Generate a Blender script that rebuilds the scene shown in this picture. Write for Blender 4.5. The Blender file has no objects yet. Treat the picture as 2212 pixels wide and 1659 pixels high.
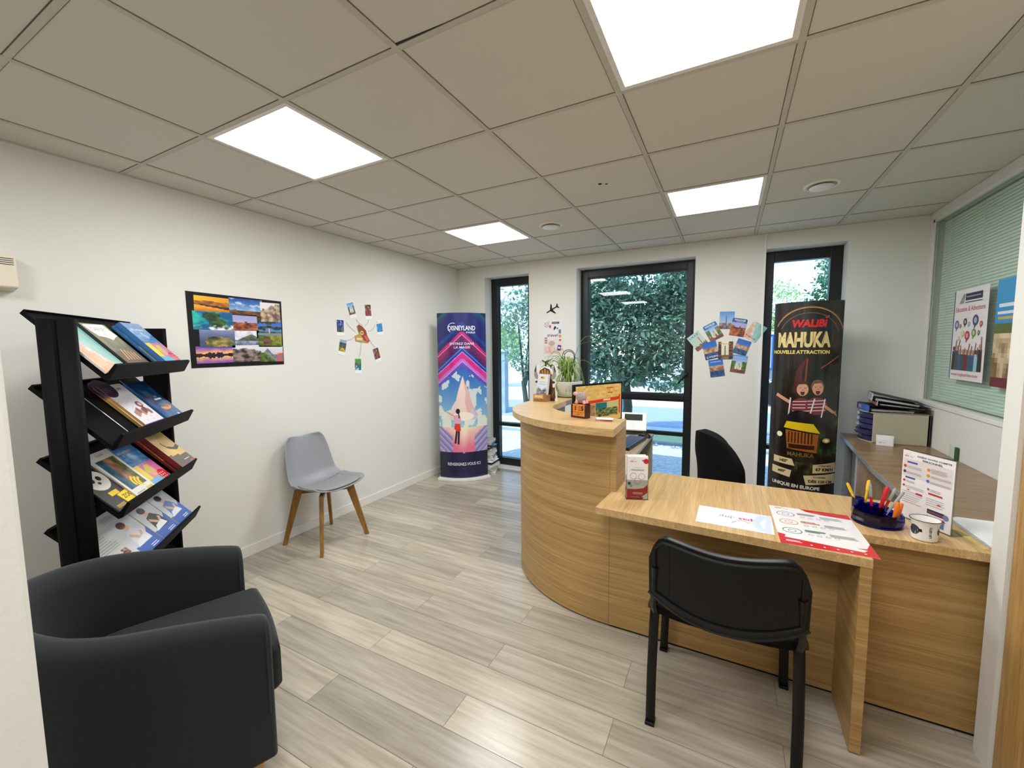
import bpy, bmesh, math, random
from mathutils import Vector, Matrix, noise
from math import sin, cos, pi, radians as R, sqrt, atan2

sc = bpy.context.scene
col = sc.collection

# ------------------------------------------------------------------ camera
cd = bpy.data.cameras.new('camera')
cam = bpy.data.objects.new('camera', cd); col.objects.link(cam)
cam.location = (0, 0, 1.5)
_r = Vector((0.8861, 0.4634, -0.0094)); _f = Vector((-0.4618, 0.8827, -0.0856))
_r = (_r - _f * _r.dot(_f) / _f.length_squared).normalized(); _f.normalize()
_u = _r.cross(_f)
cam.rotation_euler = Matrix((( _r.x, _u.x, -_f.x), (_r.y, _u.y, -_f.y), (_r.z, _u.z, -_f.z))).to_euler()
cd.sensor_fit = 'HORIZONTAL'; cd.sensor_width = 36.0; cd.lens = 36.0 * 893.4 / 2212
cd.clip_start = 0.02; cd.clip_end = 300
sc.camera = cam

# ------------------------------------------------------------------ world, sun, exposure
w = bpy.data.worlds.new('sky'); sc.world = w; w.use_nodes = True
wn = w.node_tree.nodes; wl = w.node_tree.links
sky = wn.new('ShaderNodeTexSky'); sky.sky_type = 'NISHITA'; sky.sun_disc = False
sky.sun_elevation = R(60); sky.sun_rotation = R(200); sky.air_density = 1.0; sky.dust_density = 0.3; sky.ozone_density = 3.0
wn['Background'].inputs['Strength'].default_value = 0.72
wl.new(sky.outputs[0], wn['Background'].inputs['Color'])
sd = bpy.data.lights.new('sun', 'SUN'); sd.energy = 5.6; sd.angle = R(0.6); sd.color = (1, 0.95, 0.86)
sun = bpy.data.objects.new('sun', sd); col.objects.link(sun)
sun.rotation_euler = (R(29), 0, R(-22))
LAMP = 25.3
sc.view_settings.view_transform = 'Standard'; sc.view_settings.look = 'None'
sc.view_settings.gamma = 1.0; sc.view_settings.use_curve_mapping = False
sc.view_settings.exposure = 0.0

# ------------------------------------------------------------------ colour + materials
def lin(c):
    def f(v):
        v = max(0.0, min(1.0, v / 255.0))
        return v / 12.92 if v <= 0.04045 else ((v + 0.055) / 1.055) ** 2.4
    return (f(c[0]), f(c[1]), f(c[2]), 1.0)

class Mat:
    def __init__(s, name, color=(128, 128, 128), rough=0.5, metal=0.0, spec=0.5, **kw):
        s.m = bpy.data.materials.new(name); s.m.use_nodes = True
        s.n = s.m.node_tree.nodes; s.l = s.m.node_tree.links
        s.b = s.n['Principled BSDF']
        s.b.inputs['Base Color'].default_value = lin(color)
        s.b.inputs['Roughness'].default_value = rough
        s.b.inputs['Metallic'].default_value = metal
        s.b.inputs['Specular IOR Level'].default_value = spec
        for k, v in kw.items(): s.b.inputs[k.replace('_', ' ')].default_value = v
    def coords(s, scale=(1, 1, 1), loc=(0, 0, 0), rot=(0, 0, 0)):
        t = s.n.new('ShaderNodeTexCoord'); mp = s.n.new('ShaderNodeMapping')
        mp.inputs['Scale'].default_value = scale; mp.inputs['Location'].default_value = loc; mp.inputs['Rotation'].default_value = rot
        s.l.new(t.outputs['Object'], mp.inputs[0]); return mp.outputs[0]
    def noise(s, vec, scale=5, detail=4, rough=0.5, dist=0.0):
        t = s.n.new('ShaderNodeTexNoise'); t.inputs['Scale'].default_value = scale
        t.inputs['Detail'].default_value = detail; t.inputs['Roughness'].default_value = rough; t.inputs['Distortion'].default_value = dist
        s.l.new(vec, t.inputs['Vector']); return t.outputs['Fac']
    def ramp(s, fac, stops):
        r = s.n.new('ShaderNodeValToRGB'); e = r.color_ramp.elements
        while len(e) < len(stops): e.new(0.5)
        for i, (p, c) in enumerate(stops):
            e[i].position = p; e[i].color = lin(c)
        s.l.new(fac, r.inputs[0]); return r.outputs[0]
    def mul(s, a, b, fac=1.0, mode='MULTIPLY'):
        x = s.n.new('ShaderNodeMixRGB'); x.blend_type = mode; x.inputs[0].default_value = fac
        for i, v in ((1, a), (2, b)):
            if isinstance(v, tuple): x.inputs[i].default_value = v
            else: s.l.new(v, x.inputs[i])
        return x.outputs[0]
    def base(s, c): s.l.new(c, s.b.inputs['Base Color'])
    def bump(s, fac, strength=0.2, dist=0.002):
        b = s.n.new('ShaderNodeBump'); b.inputs['Strength'].default_value = strength; b.inputs['Distance'].default_value = dist
        s.l.new(fac, b.inputs['Height']); s.l.new(b.outputs[0], s.b.inputs['Normal'])

def noisy(name, c1, c2, scale=60, rough=0.6, bump=0.1, dist=0.001, **kw):
    m = Mat(name, c1, rough, **kw); v = m.coords(); f = m.noise(v, scale, 5, 0.6)
    m.base(m.ramp(f, [(0.3, c1), (0.7, c2)])); m.bump(f, bump, dist); return m.m

def wood(name, light, dark, streak, rough=0.4, seed=0, spec=0.4):
    """veneer with its grain stretched along the axis whose entry in streak is small"""
    m = Mat(name, light, rough, spec=spec)
    v = m.coords(streak, (seed, seed * 1.7, seed * 0.6))
    a = m.noise(v, 1.0, 6, 0.62, 0.35)
    v2 = m.coords(tuple(k * 6 for k in streak), (seed * 3, 1, 2)); b = m.noise(v2, 1.0, 3, 0.5)
    mid = tuple((light[i] + dark[i]) / 2 for i in range(3))
    c1 = m.ramp(a, [(0.33, dark), (0.5, mid), (0.66, light)])
    c2 = m.ramp(b, [(0.3, (215, 205, 190)), (0.6, (255, 255, 255))])
    m.base(m.mul(c1, c2, 0.75)); m.bump(b, 0.06, 0.0006)
    return m.m

def glass(name, tint=(225, 240, 240), ior=1.5):
    m = bpy.data.materials.new(name); m.use_nodes = True; n = m.node_tree.nodes; l = m.node_tree.links
    n.remove(n['Principled BSDF'])
    t = n.new('ShaderNodeBsdfTransparent'); t.inputs[0].default_value = lin(tint)
    g = n.new('ShaderNodeBsdfGlossy'); g.inputs['Roughness'].default_value = 0.01
    fr = n.new('ShaderNodeFresnel'); fr.inputs[0].default_value = ior
    ge = n.new('ShaderNodeNewGeometry'); sb = n.new('ShaderNodeMath'); sb.operation = 'SUBTRACT'; sb.inputs[0].default_value = 1.0; l.new(ge.outputs['Backfacing'], sb.inputs[1])
    pr = n.new('ShaderNodeMath'); pr.operation = 'MULTIPLY'; l.new(fr.outputs[0], pr.inputs[0]); l.new(sb.outputs[0], pr.inputs[1])
    mx = n.new('ShaderNodeMixShader'); l.new(pr.outputs[0], mx.inputs[0]); l.new(t.outputs[0], mx.inputs[1]); l.new(g.outputs[0], mx.inputs[2])
    l.new(mx.outputs[0], n['Material Output'].inputs[0]); return m

def printed(name, rough, coat=0.0):
    m = Mat(name, rough=rough, spec=0.4); a = m.n.new('ShaderNodeAttribute'); a.attribute_name = 'Col'
    m.l.new(a.outputs['Color'], m.b.inputs['Base Color']); m.b.inputs['Coat Weight'].default_value = coat
    m.b.inputs['Coat Roughness'].default_value = 0.1
    return m.m

M = {}
M['wall'] = noisy('wall_paint', (221, 220, 211), (227, 226, 218), 220, 0.75, 0.06, 0.0006)
M['ceil'] = noisy('ceiling_tile', (204, 199, 187), (216, 211, 199), 420, 0.9, 0.25, 0.0008)
M['tbar'] = noisy('ceiling_rail', (190, 184, 170), (198, 192, 178), 60, 0.6, 0.02)
M['gap'] = noisy('shadow_gap', (96, 86, 70), (104, 94, 78), 60, 0.9, 0.02)
M['trim'] = noisy('white_trim', (228, 225, 217), (234, 231, 224), 90, 0.45, 0.02)
M['black_alu'] = noisy('anthracite_aluminium', (12, 15, 18), (18, 21, 24), 300, 0.4, 0.03)
M['glass'] = glass('window_glass', (232, 242, 246))
M['partglass'] = glass('partition_glass', (244, 250, 247), 1.5)
M['acrylic'] = glass('clear_acrylic', (232, 236, 234), 1.45)
M['blueacr'] = glass('blue_acrylic', (104, 128, 228), 1.5)
M['oak_h'] = wood('oak_veneer_level_grain', (198, 163, 107), (170, 134, 80), (0.8, 0.8, 58), 0.42, 1)
M['oak_y'] = wood('oak_veneer_top', (214, 182, 130), (192, 157, 104), (46, 1.0, 20), 0.3, 2)
M['oak_x'] = wood('oak_veneer_counter', (214, 182, 130), (194, 159, 107), (1.0, 40, 20), 0.3, 3)
M['oak_v'] = wood('oak_veneer_door', (200, 160, 98), (170, 130, 70), (22, 22, 1.3), 0.4, 4)
M['walnut'] = wood('grey_brown_laminate', (158, 130, 96), (128, 102, 72), (1.8, 24, 20), 0.3, 5)
M['greige'] = wood('greige_laminate', (186, 168, 142), (160, 142, 116), (20, 1.6, 20), 0.35, 6)
M['legwood'] = wood('beech_leg', (166, 124, 62), (128, 90, 38), (30, 30, 3), 0.45, 7)
M['palewood'] = wood('pale_beech', (206, 160, 98), (182, 134, 74), (30, 30, 3), 0.45, 8)
M['darkwood'] = wood('dark_stained_wood', (76, 34, 24), (48, 20, 14), (30, 8, 30), 0.35, 9)
M['orangewood'] = wood('orange_wood', (222, 142, 62), (196, 116, 42), (10, 10, 40), 0.4, 10)
M['edge'] = noisy('grey_edging', (150, 158, 162), (166, 172, 176), 200, 0.25, 0.02, metal=0.3)
M['rack'] = wood('black_stained_ash', (12, 12, 14), (6, 6, 7), (20, 20, 3), 0.6, 11, 0.12)
M['fabric'] = noisy('charcoal_fabric', (20, 24, 26), (31, 35, 37), 700, 0.9, 0.35, 0.0012, spec=0.25, Sheen_Weight=0.15)
M['grey_plastic'] = noisy('grey_plastic', (140, 142, 146), (148, 150, 154), 300, 0.42, 0.03)
M['grey_leather'] = noisy('grey_leatherette', (134, 137, 136), (146, 149, 148), 260, 0.5, 0.1, 0.0006)
M['black_plastic'] = noisy('black_plastic', (9, 9, 9), (14, 14, 14), 500, 0.36, 0.15, 0.0006, spec=0.28)
M['black_fabric'] = noisy('black_fabric', (8, 8, 9), (13, 13, 14), 600, 0.9, 0.3, 0.001, spec=0.2)
M['black_metal'] = noisy('black_metal', (7, 7, 7), (11, 11, 11), 300, 0.33, 0.03, spec=0.3)
M['white_plastic'] = noisy('white_plastic', (226, 226, 222), (232, 232, 228), 200, 0.4, 0.02)
M['ivory'] = noisy('ivory_plastic', (224, 214, 190), (230, 221, 198), 200, 0.45, 0.02)
M['paper'] = noisy('white_paper', (232, 232, 230), (240, 240, 239), 150, 0.8, 0.03)
M['kraft'] = noisy('kraft_paper', (206, 178, 108), (216, 190, 122), 120, 0.75, 0.1)
M['pink_card'] = noisy('pink_card', (222, 150, 160), (232, 168, 176), 100, 0.7, 0.03)
M['ceramic'] = noisy('white_ceramic', (222, 224, 212), (230, 231, 220), 60, 0.22, 0.02)
M['enamel'] = noisy('white_enamel', (232, 230, 222), (238, 236, 230), 60, 0.15, 0.02)
M['navy'] = noisy('navy_rim', (24, 30, 62), (30, 36, 70), 60, 0.3, 0.02)
M['soil'] = noisy('dark_soil', (54, 40, 30), (84, 64, 48), 160, 0.95, 0.8, 0.004)
M['beige_plastic'] = noisy('beige_plastic', (170, 168, 142), (180, 178, 152), 300, 0.5, 0.05)
M['purple'] = noisy('purple_plastic', (38, 30, 72), (48, 38, 86), 200, 0.35, 0.03)
M['blue_binder'] = noisy('blue_binder', (20, 70, 168), (28, 80, 180), 200, 0.45, 0.05)
M['black_binder'] = noisy('black_binder', (12, 13, 15), (18, 19, 21), 200, 0.5, 0.1, spec=0.25)
M['grey_card'] = noisy('marbled_grey_card', (150, 150, 150), (205, 205, 202), 90, 0.7, 0.03)
M['gold_edge'] = noisy('gold_page_edges', (176, 132, 56), (204, 160, 80), 300, 0.5, 0.1)
M['page_edge'] = noisy('page_edges', (205, 198, 186), (225, 220, 210), 500, 0.8, 0.1)
M['blue_edge'] = noisy('blue_cover_edges', (36, 96, 152), (60, 120, 176), 300, 0.5, 0.1)
M['dark_edge'] = noisy('dark_cover_edges', (26, 30, 32), (44, 48, 48), 300, 0.5, 0.1)
M['red_edge'] = noisy('dark_red_edges', (110, 24, 24), (136, 40, 36), 300, 0.5, 0.1)
M['yellow'] = noisy('yellow_plastic', (240, 190, 20), (248, 202, 40), 60, 0.3, 0.02)
M['red'] = noisy('red_plastic', (196, 20, 30), (210, 32, 40), 60, 0.3, 0.02)
M['orange'] = noisy('orange_plastic', (240, 116, 20), (248, 130, 36), 60, 0.3, 0.02)
M['silver'] = noisy('silver_plastic', (150, 150, 150), (172, 172, 170), 60, 0.3, 0.02)
M['key'] = noisy('blue_grey_keys', (40, 60, 92), (52, 74, 108), 200, 0.4, 0.02)
M['screen_off'] = noisy('dark_display', (50, 54, 48), (62, 66, 60), 40, 0.15, 0.01)
M['print'] = printed('printed_ink', 0.45)
M['gloss_print'] = printed('laminated_ink', 0.28, 0.6)
M['string'] = noisy('grey_thread', (130, 128, 120), (150, 148, 140), 300, 0.8, 0.1)
M['concrete'] = noisy('grey_concrete', (128, 142, 150), (164, 176, 182), 3, 0.9, 0.3, 0.01)
M['render_white'] = noisy('white_facade', (222, 222, 222), (234, 234, 234), 2, 0.9, 0.05)
M['bark'] = noisy('tree_bark', (60, 66, 58), (92, 96, 84), 14, 0.95, 0.6, 0.01)
M['blue_paint'] = noisy('blue_painted_steel', (28, 84, 190), (38, 96, 204), 5, 0.35, 0.02)
M['bollard'] = noisy('pale_blue_plastic', (150, 176, 206), (164, 188, 214), 10, 0.4, 0.02)
M['rubber'] = noisy('black_rubber', (14, 14, 14), (22, 22, 22), 100, 0.8, 0.1)
M['blind'] = noisy('pale_green_grey_slats', (236, 242, 230), (242, 247, 237), 60, 0.45, 0.02)

def leafmat(name, c1, c2, scale=3):
    m = Mat(name, c1, 0.38, spec=0.5); f = m.noise(m.coords(), scale, 3)
    m.base(m.ramp(f, [(0.35, c1), (0.65, c2)]))
    tr = m.n.new('ShaderNodeBsdfTranslucent'); tr.inputs[0].default_value = lin(c2)
    mx = m.n.new('ShaderNodeMixShader'); mx.inputs[0].default_value = 0.35
    m.l.new(m.b.outputs[0], mx.inputs[1]); m.l.new(tr.outputs[0], mx.inputs[2])
    m.l.new(mx.outputs[0], m.n['Material Output'].inputs[0]); return m.m
M['leaf'] = leafmat('broad_leaves', (92, 128, 112), (140, 172, 142), 5)
M['leaf_birch'] = leafmat('pale_birch_leaves', (128, 168, 96), (176, 206, 136), 2)
M['leaf_dark'] = leafmat('dark_leaves', (52, 96, 62), (92, 136, 90), 2)
M['grass'] = noisy('lawn_grass', (186, 200, 130), (222, 226, 170), 22, 0.95, 0.5, 0.02)
M['gravel'] = noisy('pale_gravel', (172, 172, 170), (240, 238, 232), 26, 0.95, 0.8, 0.02)
M['road'] = noisy('pale_asphalt', (150, 160, 176), (170, 180, 192), 30, 0.9, 0.3, 0.01)
M['sandy'] = noisy('pale_sandy_ground', (214, 208, 194), (230, 226, 214), 12, 0.9, 0.3, 0.01)  # pale sandy colour of the path and field
def pl_leaf():
    m = Mat('spider_plant_leaf', (120, 168, 60), 0.4); a = m.n.new('ShaderNodeAttribute'); a.attribute_name = 'Col'
    m.l.new(a.outputs['Color'], m.b.inputs['Base Color'])
    tr = m.n.new('ShaderNodeBsdfTranslucent'); m.l.new(a.outputs['Color'], tr.inputs[0])
    mx = m.n.new('ShaderNodeMixShader'); mx.inputs[0].default_value = 0.3
    m.l.new(m.b.outputs[0], mx.inputs[1]); m.l.new(tr.outputs[0], mx.inputs[2]); m.l.new(mx.outputs[0], m.n['Material Output'].inputs[0]); return m.m
M['spider'] = pl_leaf()
def emis(name, c, s, tex=None):
    m = bpy.data.materials.new(name); m.use_nodes = True; n = m.node_tree.nodes; l = m.node_tree.links
    n.remove(n['Principled BSDF']); e = n.new('ShaderNodeEmission'); e.inputs[0].default_value = lin(c); e.inputs[1].default_value = s
    l.new(e.outputs[0], n['Material Output'].inputs[0])
    if tex:
        a = n.new('ShaderNodeAttribute'); a.attribute_name = 'Col'; l.new(a.outputs['Color'], e.inputs[0])
    return m
M['led'] = emis('led_diffuser', (252, 252, 255), LAMP)
M['screen'] = emis('lit_screen', (255, 255, 255), 0.95, True)

# floor planks: tone per plank + grain
def floor_mat():
    m = Mat('grey_oak_laminate', (184, 174, 156), 0.3, spec=0.45)
    at = m.n.new('ShaderNodeAttribute'); at.attribute_name = 'Col'
    sep = m.n.new('ShaderNodeSeparateColor'); m.l.new(at.outputs['Color'], sep.inputs[0])
    tc = m.n.new('ShaderNodeTexCoord'); mp = m.n.new('ShaderNodeMapping'); mp.inputs['Scale'].default_value = (2.2, 34, 1)
    m.l.new(tc.outputs['Object'], mp.inputs[0])
    def n4(scale, det):
        t = m.n.new('ShaderNodeTexNoise'); t.noise_dimensions = '4D'; t.inputs['Scale'].default_value = scale; t.inputs['Detail'].default_value = det
        t.inputs['Roughness'].default_value = 0.6; m.l.new(mp.outputs[0], t.inputs['Vector'])
        k = m.n.new('ShaderNodeMath'); k.operation = 'MULTIPLY'; k.inputs[1].default_value = 40; m.l.new(sep.outputs[1], k.inputs[0]); m.l.new(k.outputs[0], t.inputs['W'])
        return t.outputs['Fac']
    g = n4(1.0, 5)
    c = m.ramp(g, [(0.30, (162, 152, 135)), (0.5, (184, 176, 158)), (0.68, (203, 195, 178))])
    tone = m.ramp(sep.outputs[0], [(0.0, (220, 219, 220)), (1.0, (255, 254, 251))])
    m.base(m.mul(c, tone)); f2 = n4(3.0, 3)
    rr = m.n.new('ShaderNodeMapRange'); rr.inputs['To Min'].default_value = 0.17; rr.inputs['To Max'].default_value = 0.32
    m.l.new(f2, rr.inputs['Value']); m.l.new(rr.outputs[0], m.b.inputs['Roughness']); m.bump(f2, 0.06, 0.0006); return m.m
M['floor'] = floor_mat()

# ------------------------------------------------------------------ mesh building
def link(o): col.objects.link(o); return o

class MB:
    def __init__(s): s.v = []; s.f = []; s.c = []; s.mi = []; s.cur = 0; s.colr = None
    def add(s, vs, fs):
        b = len(s.v); s.v += [tuple(p) for p in vs]
        for q in fs: s.f.append(tuple(b + i for i in q)); s.c.append(s.colr); s.mi.append(s.cur)
    def box(s, x0, x1, y0, y1, z0, z1, mat=None):
        vs = [(x, y, z) for z in (z0, z1) for y in (y0, y1) for x in (x0, x1)]
        if mat is not None: vs = [mat @ Vector(p) for p in vs]
        s.add(vs, [(0, 2, 3, 1), (4, 5, 7, 6), (0, 1, 5, 4), (2, 6, 7, 3), (0, 4, 6, 2), (1, 3, 7, 5)]); return s
    def prism(s, poly, z0, z1, mat=None):
        n = len(poly); vs = [(p[0], p[1], z0) for p in poly] + [(p[0], p[1], z1) for p in poly]
        if mat is not None: vs = [mat @ Vector(p) for p in vs]
        s.add(vs, [tuple(range(n - 1, -1, -1)), tuple(range(n, 2 * n))] + [(i, (i + 1) % n, n + (i + 1) % n, n + i) for i in range(n)]); return s
    def tube(s, path, rad, n=10, cap=True, flat=1.0, up=None):
        path = [Vector(p) for p in path]; m = len(path); rings = []
        pn = None
        for i, p in enumerate(path):
            t = (path[min(i + 1, m - 1)] - path[max(i - 1, 0)]).normalized()
            if pn is None:
                a = Vector(up) if up else (Vector((0, 0, 1)) if abs(t.z) < 0.9 else Vector((0, 1, 0)))
                pn = (a - t * a.dot(t)).normalized()
            else: pn = (pn - t * pn.dot(t)).normalized()
            bn = t.cross(pn); r = rad[i] if isinstance(rad, (list, tuple)) else rad
            rings.append([p + pn * (cos(2 * pi * k / n) * r * flat) + bn * (sin(2 * pi * k / n) * r) for k in range(n)])
        vs = [q for rg in rings for q in rg]
        fs = [(i * n + k, i * n + (k + 1) % n, (i + 1) * n + (k + 1) % n, (i + 1) * n + k) for i in range(m - 1) for k in range(n)]
        if cap: fs += [tuple(range(n - 1, -1, -1)), tuple(range((m - 1) * n, m * n))]
        s.add(vs, fs); return s
    def lathe(s, prof, c=(0, 0, 0), n=32, cap=(True, True)):
        vs = [(c[0] + r * cos(2 * pi * k / n), c[1] + r * sin(2 * pi * k / n), c[2] + z) for r, z in prof for k in range(n)]
        m = len(prof); fs = [(i * n + k, i * n + (k + 1) % n, (i + 1) * n + (k + 1) % n, (i + 1) * n + k) for i in range(m - 1) for k in range(n)]
        if cap[0]: fs.append(tuple(range(n - 1, -1, -1)))
        if cap[1]: fs.append(tuple(range((m - 1) * n, m * n)))
        s.add(vs, fs); return s
    def ball(s, c, r, n=14, sc3=(1, 1, 1)):
        pr = [(max(1e-4, sin(pi * i / n)) * r, -cos(pi * i / n) * r) for i in range(n + 1)]
        b = len(s.v); s.lathe(pr, (0, 0, 0), n * 2)
        for i in range(b, len(s.v)):
            p = s.v[i]; s.v[i] = (c[0] + p[0] * sc3[0], c[1] + p[1] * sc3[1], c[2] + p[2] * sc3[2])
        return s
    def grid(s, fn, nu, nv, thick=None):
        vs = [fn(i / nu, j / nv) for j in range(nv + 1) for i in range(nu + 1)]
        s.add(vs, [(j * (nu + 1) + i, j * (nu + 1) + i + 1, (j + 1) * (nu + 1) + i + 1, (j + 1) * (nu + 1) + i) for j in range(nv) for i in range(nu)]); return s
    def xf(s, mat):
        s.v = [tuple(mat @ Vector(p)) for p in s.v]; return s
    def obj(s, name, mat, parent=None, smooth=False, bevel=0, seg=2, subsurf=0, solid=0, angle=40, fixn=True):
        me = bpy.data.meshes.new(name); me.from_pydata(s.v, [], s.f); mats = mat if isinstance(mat, list) else [mat]
        for q in mats: me.materials.append(M[q] if isinstance(q, str) else q)
        if len(mats) > 1: me.polygons.foreach_set('material_index', s.mi)
        if any(c is not None for c in s.c):
            ca = me.color_attributes.new('Col', 'FLOAT_COLOR', 'CORNER'); buf = []
            for f, c in zip(s.f, s.c): buf += list(c or (1, 1, 1, 1)) * len(f)
            ca.data.foreach_set('color', buf)
        if fixn:
            bm = bmesh.new(); bm.from_mesh(me); bmesh.ops.recalc_face_normals(bm, faces=bm.faces); bm.to_mesh(me); bm.free()
        if smooth:
            me.polygons.foreach_set('use_smooth', [True] * len(me.polygons))
            try: me.set_sharp_from_angle(angle=R(angle))
            except Exception: pass
        o = bpy.data.objects.new(name, me); link(o)
        if parent: o.parent = parent
        if solid:
            d = o.modifiers.new('s', 'SOLIDIFY'); d.thickness = solid; d.offset = 0
        if bevel:
            d = o.modifiers.new('b', 'BEVEL'); d.width = bevel; d.segments = seg; d.limit_method = 'ANGLE'; d.angle_limit = R(35)
        if subsurf:
            d = o.modifiers.new('u', 'SUBSURF'); d.levels = subsurf; d.render_levels = subsurf
        return o

def tag(o, label, cat, group=None):
    o['label'] = label; o['category'] = cat
    if group: o['group'] = group
    return o
def thing(name, label, cat, loc=(0, 0, 0), rz=0, group=None, mat=None):
    o = link(bpy.data.objects.new(name, None)); o.empty_display_size = 0.05
    if mat is not None: o.matrix_world = mat
    else: o.location = loc; o.rotation_euler = (0, 0, rz)
    return tag(o, label, cat, group)
def struct(o): o['kind'] = 'structure'; return o
def dup(root, mat=None, label=None, loc=None, rz=None):
    r = root.copy(); col.objects.link(r)
    if mat is not None: r.matrix_world = mat
    if loc is not None: r.location = loc
    if rz is not None: r.rotation_euler = (0, 0, rz)
    if label: r['label'] = label
    for ch in list(root.children):
        c = ch.copy(); col.objects.link(c); c.parent = r
        for g in list(ch.children):
            d = g.copy(); col.objects.link(d); d.parent = c
    return r

# ------------------------------------------------------------------ printing kit
_tc = {}
def text_tris(s, bold=0.0):
    k = (s, bold)
    if k not in _tc:
        c = bpy.data.curves.new('t', 'FONT'); c.body = s; c.size = 1; c.offset = bold; c.resolution_u = 3
        o = bpy.data.objects.new('t', c); link(o)
        dg = bpy.context.evaluated_depsgraph_get(); me = bpy.data.meshes.new_from_object(o.evaluated_get(dg))
        vs = [(v.co.x, v.co.y) for v in me.vertices]; fs = [tuple(p.vertices) for p in me.polygons]
        bpy.data.objects.remove(o); bpy.data.curves.remove(c); bpy.data.meshes.remove(me)
        x0 = min(v[0] for v in vs); x1 = max(v[0] for v in vs); y0 = min(v[1] for v in vs); y1 = max(v[1] for v in vs)
        _tc[k] = ([((v[0] - x0), (v[1] - y0)) for v in vs], fs, x1 - x0, y1 - y0)
    return _tc[k]

class Art:
    """flat printed sheet: x right, z up, ink facing -y; bend(x,z,lift) may curve it"""
    def __init__(s, bend=None, lift=0.00025):
        s.mb = MB(); s.layer = 0; s.bend = bend; s.lift = min(lift, .00005)
    def put(s, pts, faces, c):
        L = s.layer * s.lift
        s.mb.colr = lin(c) if c is not None else None
        if not s.bend: s.mb.add([(p[0], -L, p[1]) for p in pts], faces); return
        for f in faces:       # cut into narrow vertical strips so the ink follows the curve
            P = [pts[i] for i in f]; x0 = min(p[0] for p in P); x1 = max(p[0] for p in P); n = max(1, math.ceil((x1 - x0) / .0125))
            for k in range(n):
                Q = P
                if n > 1:
                    for lim, sg in ((x0 + (x1 - x0) * k / n, 1), (x0 + (x1 - x0) * (k + 1) / n, -1)):
                        o = []
                        for i in range(len(Q)):
                            a, b = Q[i], Q[(i + 1) % len(Q)]; da, db = (a[0] - lim) * sg, (b[0] - lim) * sg
                            if da >= 0: o.append(a)
                            if da * db < 0: t = da / (da - db); o.append((a[0] + (b[0] - a[0]) * t, a[1] + (b[1] - a[1]) * t))
                        Q = o
                if len(Q) >= 3: s.mb.add([s.bend(p[0], p[1], L) for p in Q], [tuple(range(len(Q)))])
    def up(s): s.layer += 1; return s
    def rect(s, x0, z0, x1, z1, c, nx=None):
        s.up(); nx = nx or (1 if not s.bend else 16)
        pts = [(x0 + (x1 - x0) * i / nx, z) for z in (z0, z1) for i in range(nx + 1)]
        s.put(pts, [(i, i + 1, nx + 2 + i, nx + 1 + i) for i in range(nx)], c); return s
    def poly(s, pts, c): s.up(); s.put(pts, [tuple(range(len(pts)))], c); return s
    def circ(s, x, z, r, c, n=20, rz=None): return s.poly([(x + r * cos(2 * pi * k / n), z + (rz or r) * sin(2 * pi * k / n)) for k in range(n)], c)
    def ring(s, x, z, r, wd, c, n=24, rz=1.0, a0=0, a1=2 * pi):
        s.up(); p = []
        for k in range(n + 1):
            a = a0 + (a1 - a0) * k / n; p += [(x + (r - wd) * cos(a), z + (r - wd) * rz * sin(a)), (x + r * cos(a), z + r * rz * sin(a))]
        s.put(p, [(2 * k, 2 * k + 1, 2 * k + 3, 2 * k + 2) for k in range(n)], c); return s
    def line(s, x0, z0, x1, z1, wd, c, n=1):
        dx, dz = x1 - x0, z1 - z0; L = sqrt(dx * dx + dz * dz) or 1; px, pz = -dz / L * wd / 2, dx / L * wd / 2
        if s.bend: n = 8
        s.up(); p = []
        for i in range(n + 1):
            x, z = x0 + dx * i / n, z0 + dz * i / n; p += [(x - px, z - pz), (x + px, z + pz)]
        s.put(p, [(2 * i, 2 * i + 1, 2 * i + 3, 2 * i + 2) for i in range(n)], c); return s
    def rrect(s, x0, z0, x1, z1, r, c):
        p = []
        for cx, cz, a in ((x1 - r, z1 - r, 0), (x0 + r, z1 - r, pi / 2), (x0 + r, z0 + r, pi), (x1 - r, z0 + r, 1.5 * pi)):
            p += [(cx + r * cos(a + pi / 2 * k / 5), cz + r * sin(a + pi / 2 * k / 5)) for k in range(6)]
        return s.poly(p, c)
    def text(s, t, x, z, c, h=None, w=None, bold=0.0, shear=0.0, rot=0.0, align='c'):
        """x,z = left-bottom ('l') or centre-bottom ('c'); h cap height, w width limit"""
        vs, fs, tw, th = text_tris(t, bold); h = h or 0.02
        sy = h / th; sx = (w / tw) if w else sy
        ox = -tw * sx / 2 if align == 'c' else 0
        s.up(); pts = []
        for a, b in vs:
            px, pz = a * sx + ox + shear * b * sy, b * sy
            pts.append((x + px * cos(rot) - pz * sin(rot), z + px * sin(rot) + pz * cos(rot)))
        s.put(pts, fs, c); return s
    def lines(s, x0, z0, x1, z1, n, c, wd=0.0012, seed=1, n_gap=0):
        rnd = random.Random(seed)
        for i in range(n):
            z = z1 - (z1 - z0) * (i + 0.5) / n; s.rect(x0, z - wd / 2, x0 + (x1 - x0) * rnd.uniform(0.7, 1), z + wd / 2, c); s.layer -= 1
        s.layer += 1; return s
    def raster(s, x0, z0, x1, z1, nx, nz, fn, clip=None):
        s.up(); L = s.layer * s.lift
        for j in range(nz):
            for i in range(nx):
                u, v = (i + 0.5) / nx, (j + 0.5) / nz; c = fn(u, v)
                if c is None: continue
                a, b = x0 + (x1 - x0) * i / nx, x0 + (x1 - x0) * (i + 1) / nx; e, f = z0 + (z1 - z0) * j / nz, z0 + (z1 - z0) * (j + 1) / nz
                s.put([(a, e), (b, e), (b, f), (a, f)], [(0, 1, 2, 3)], c)
        return s
    def obj(s, name, parent=None, mat='print'): return s.mb.obj(name, mat, parent, fixn=False)

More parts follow.
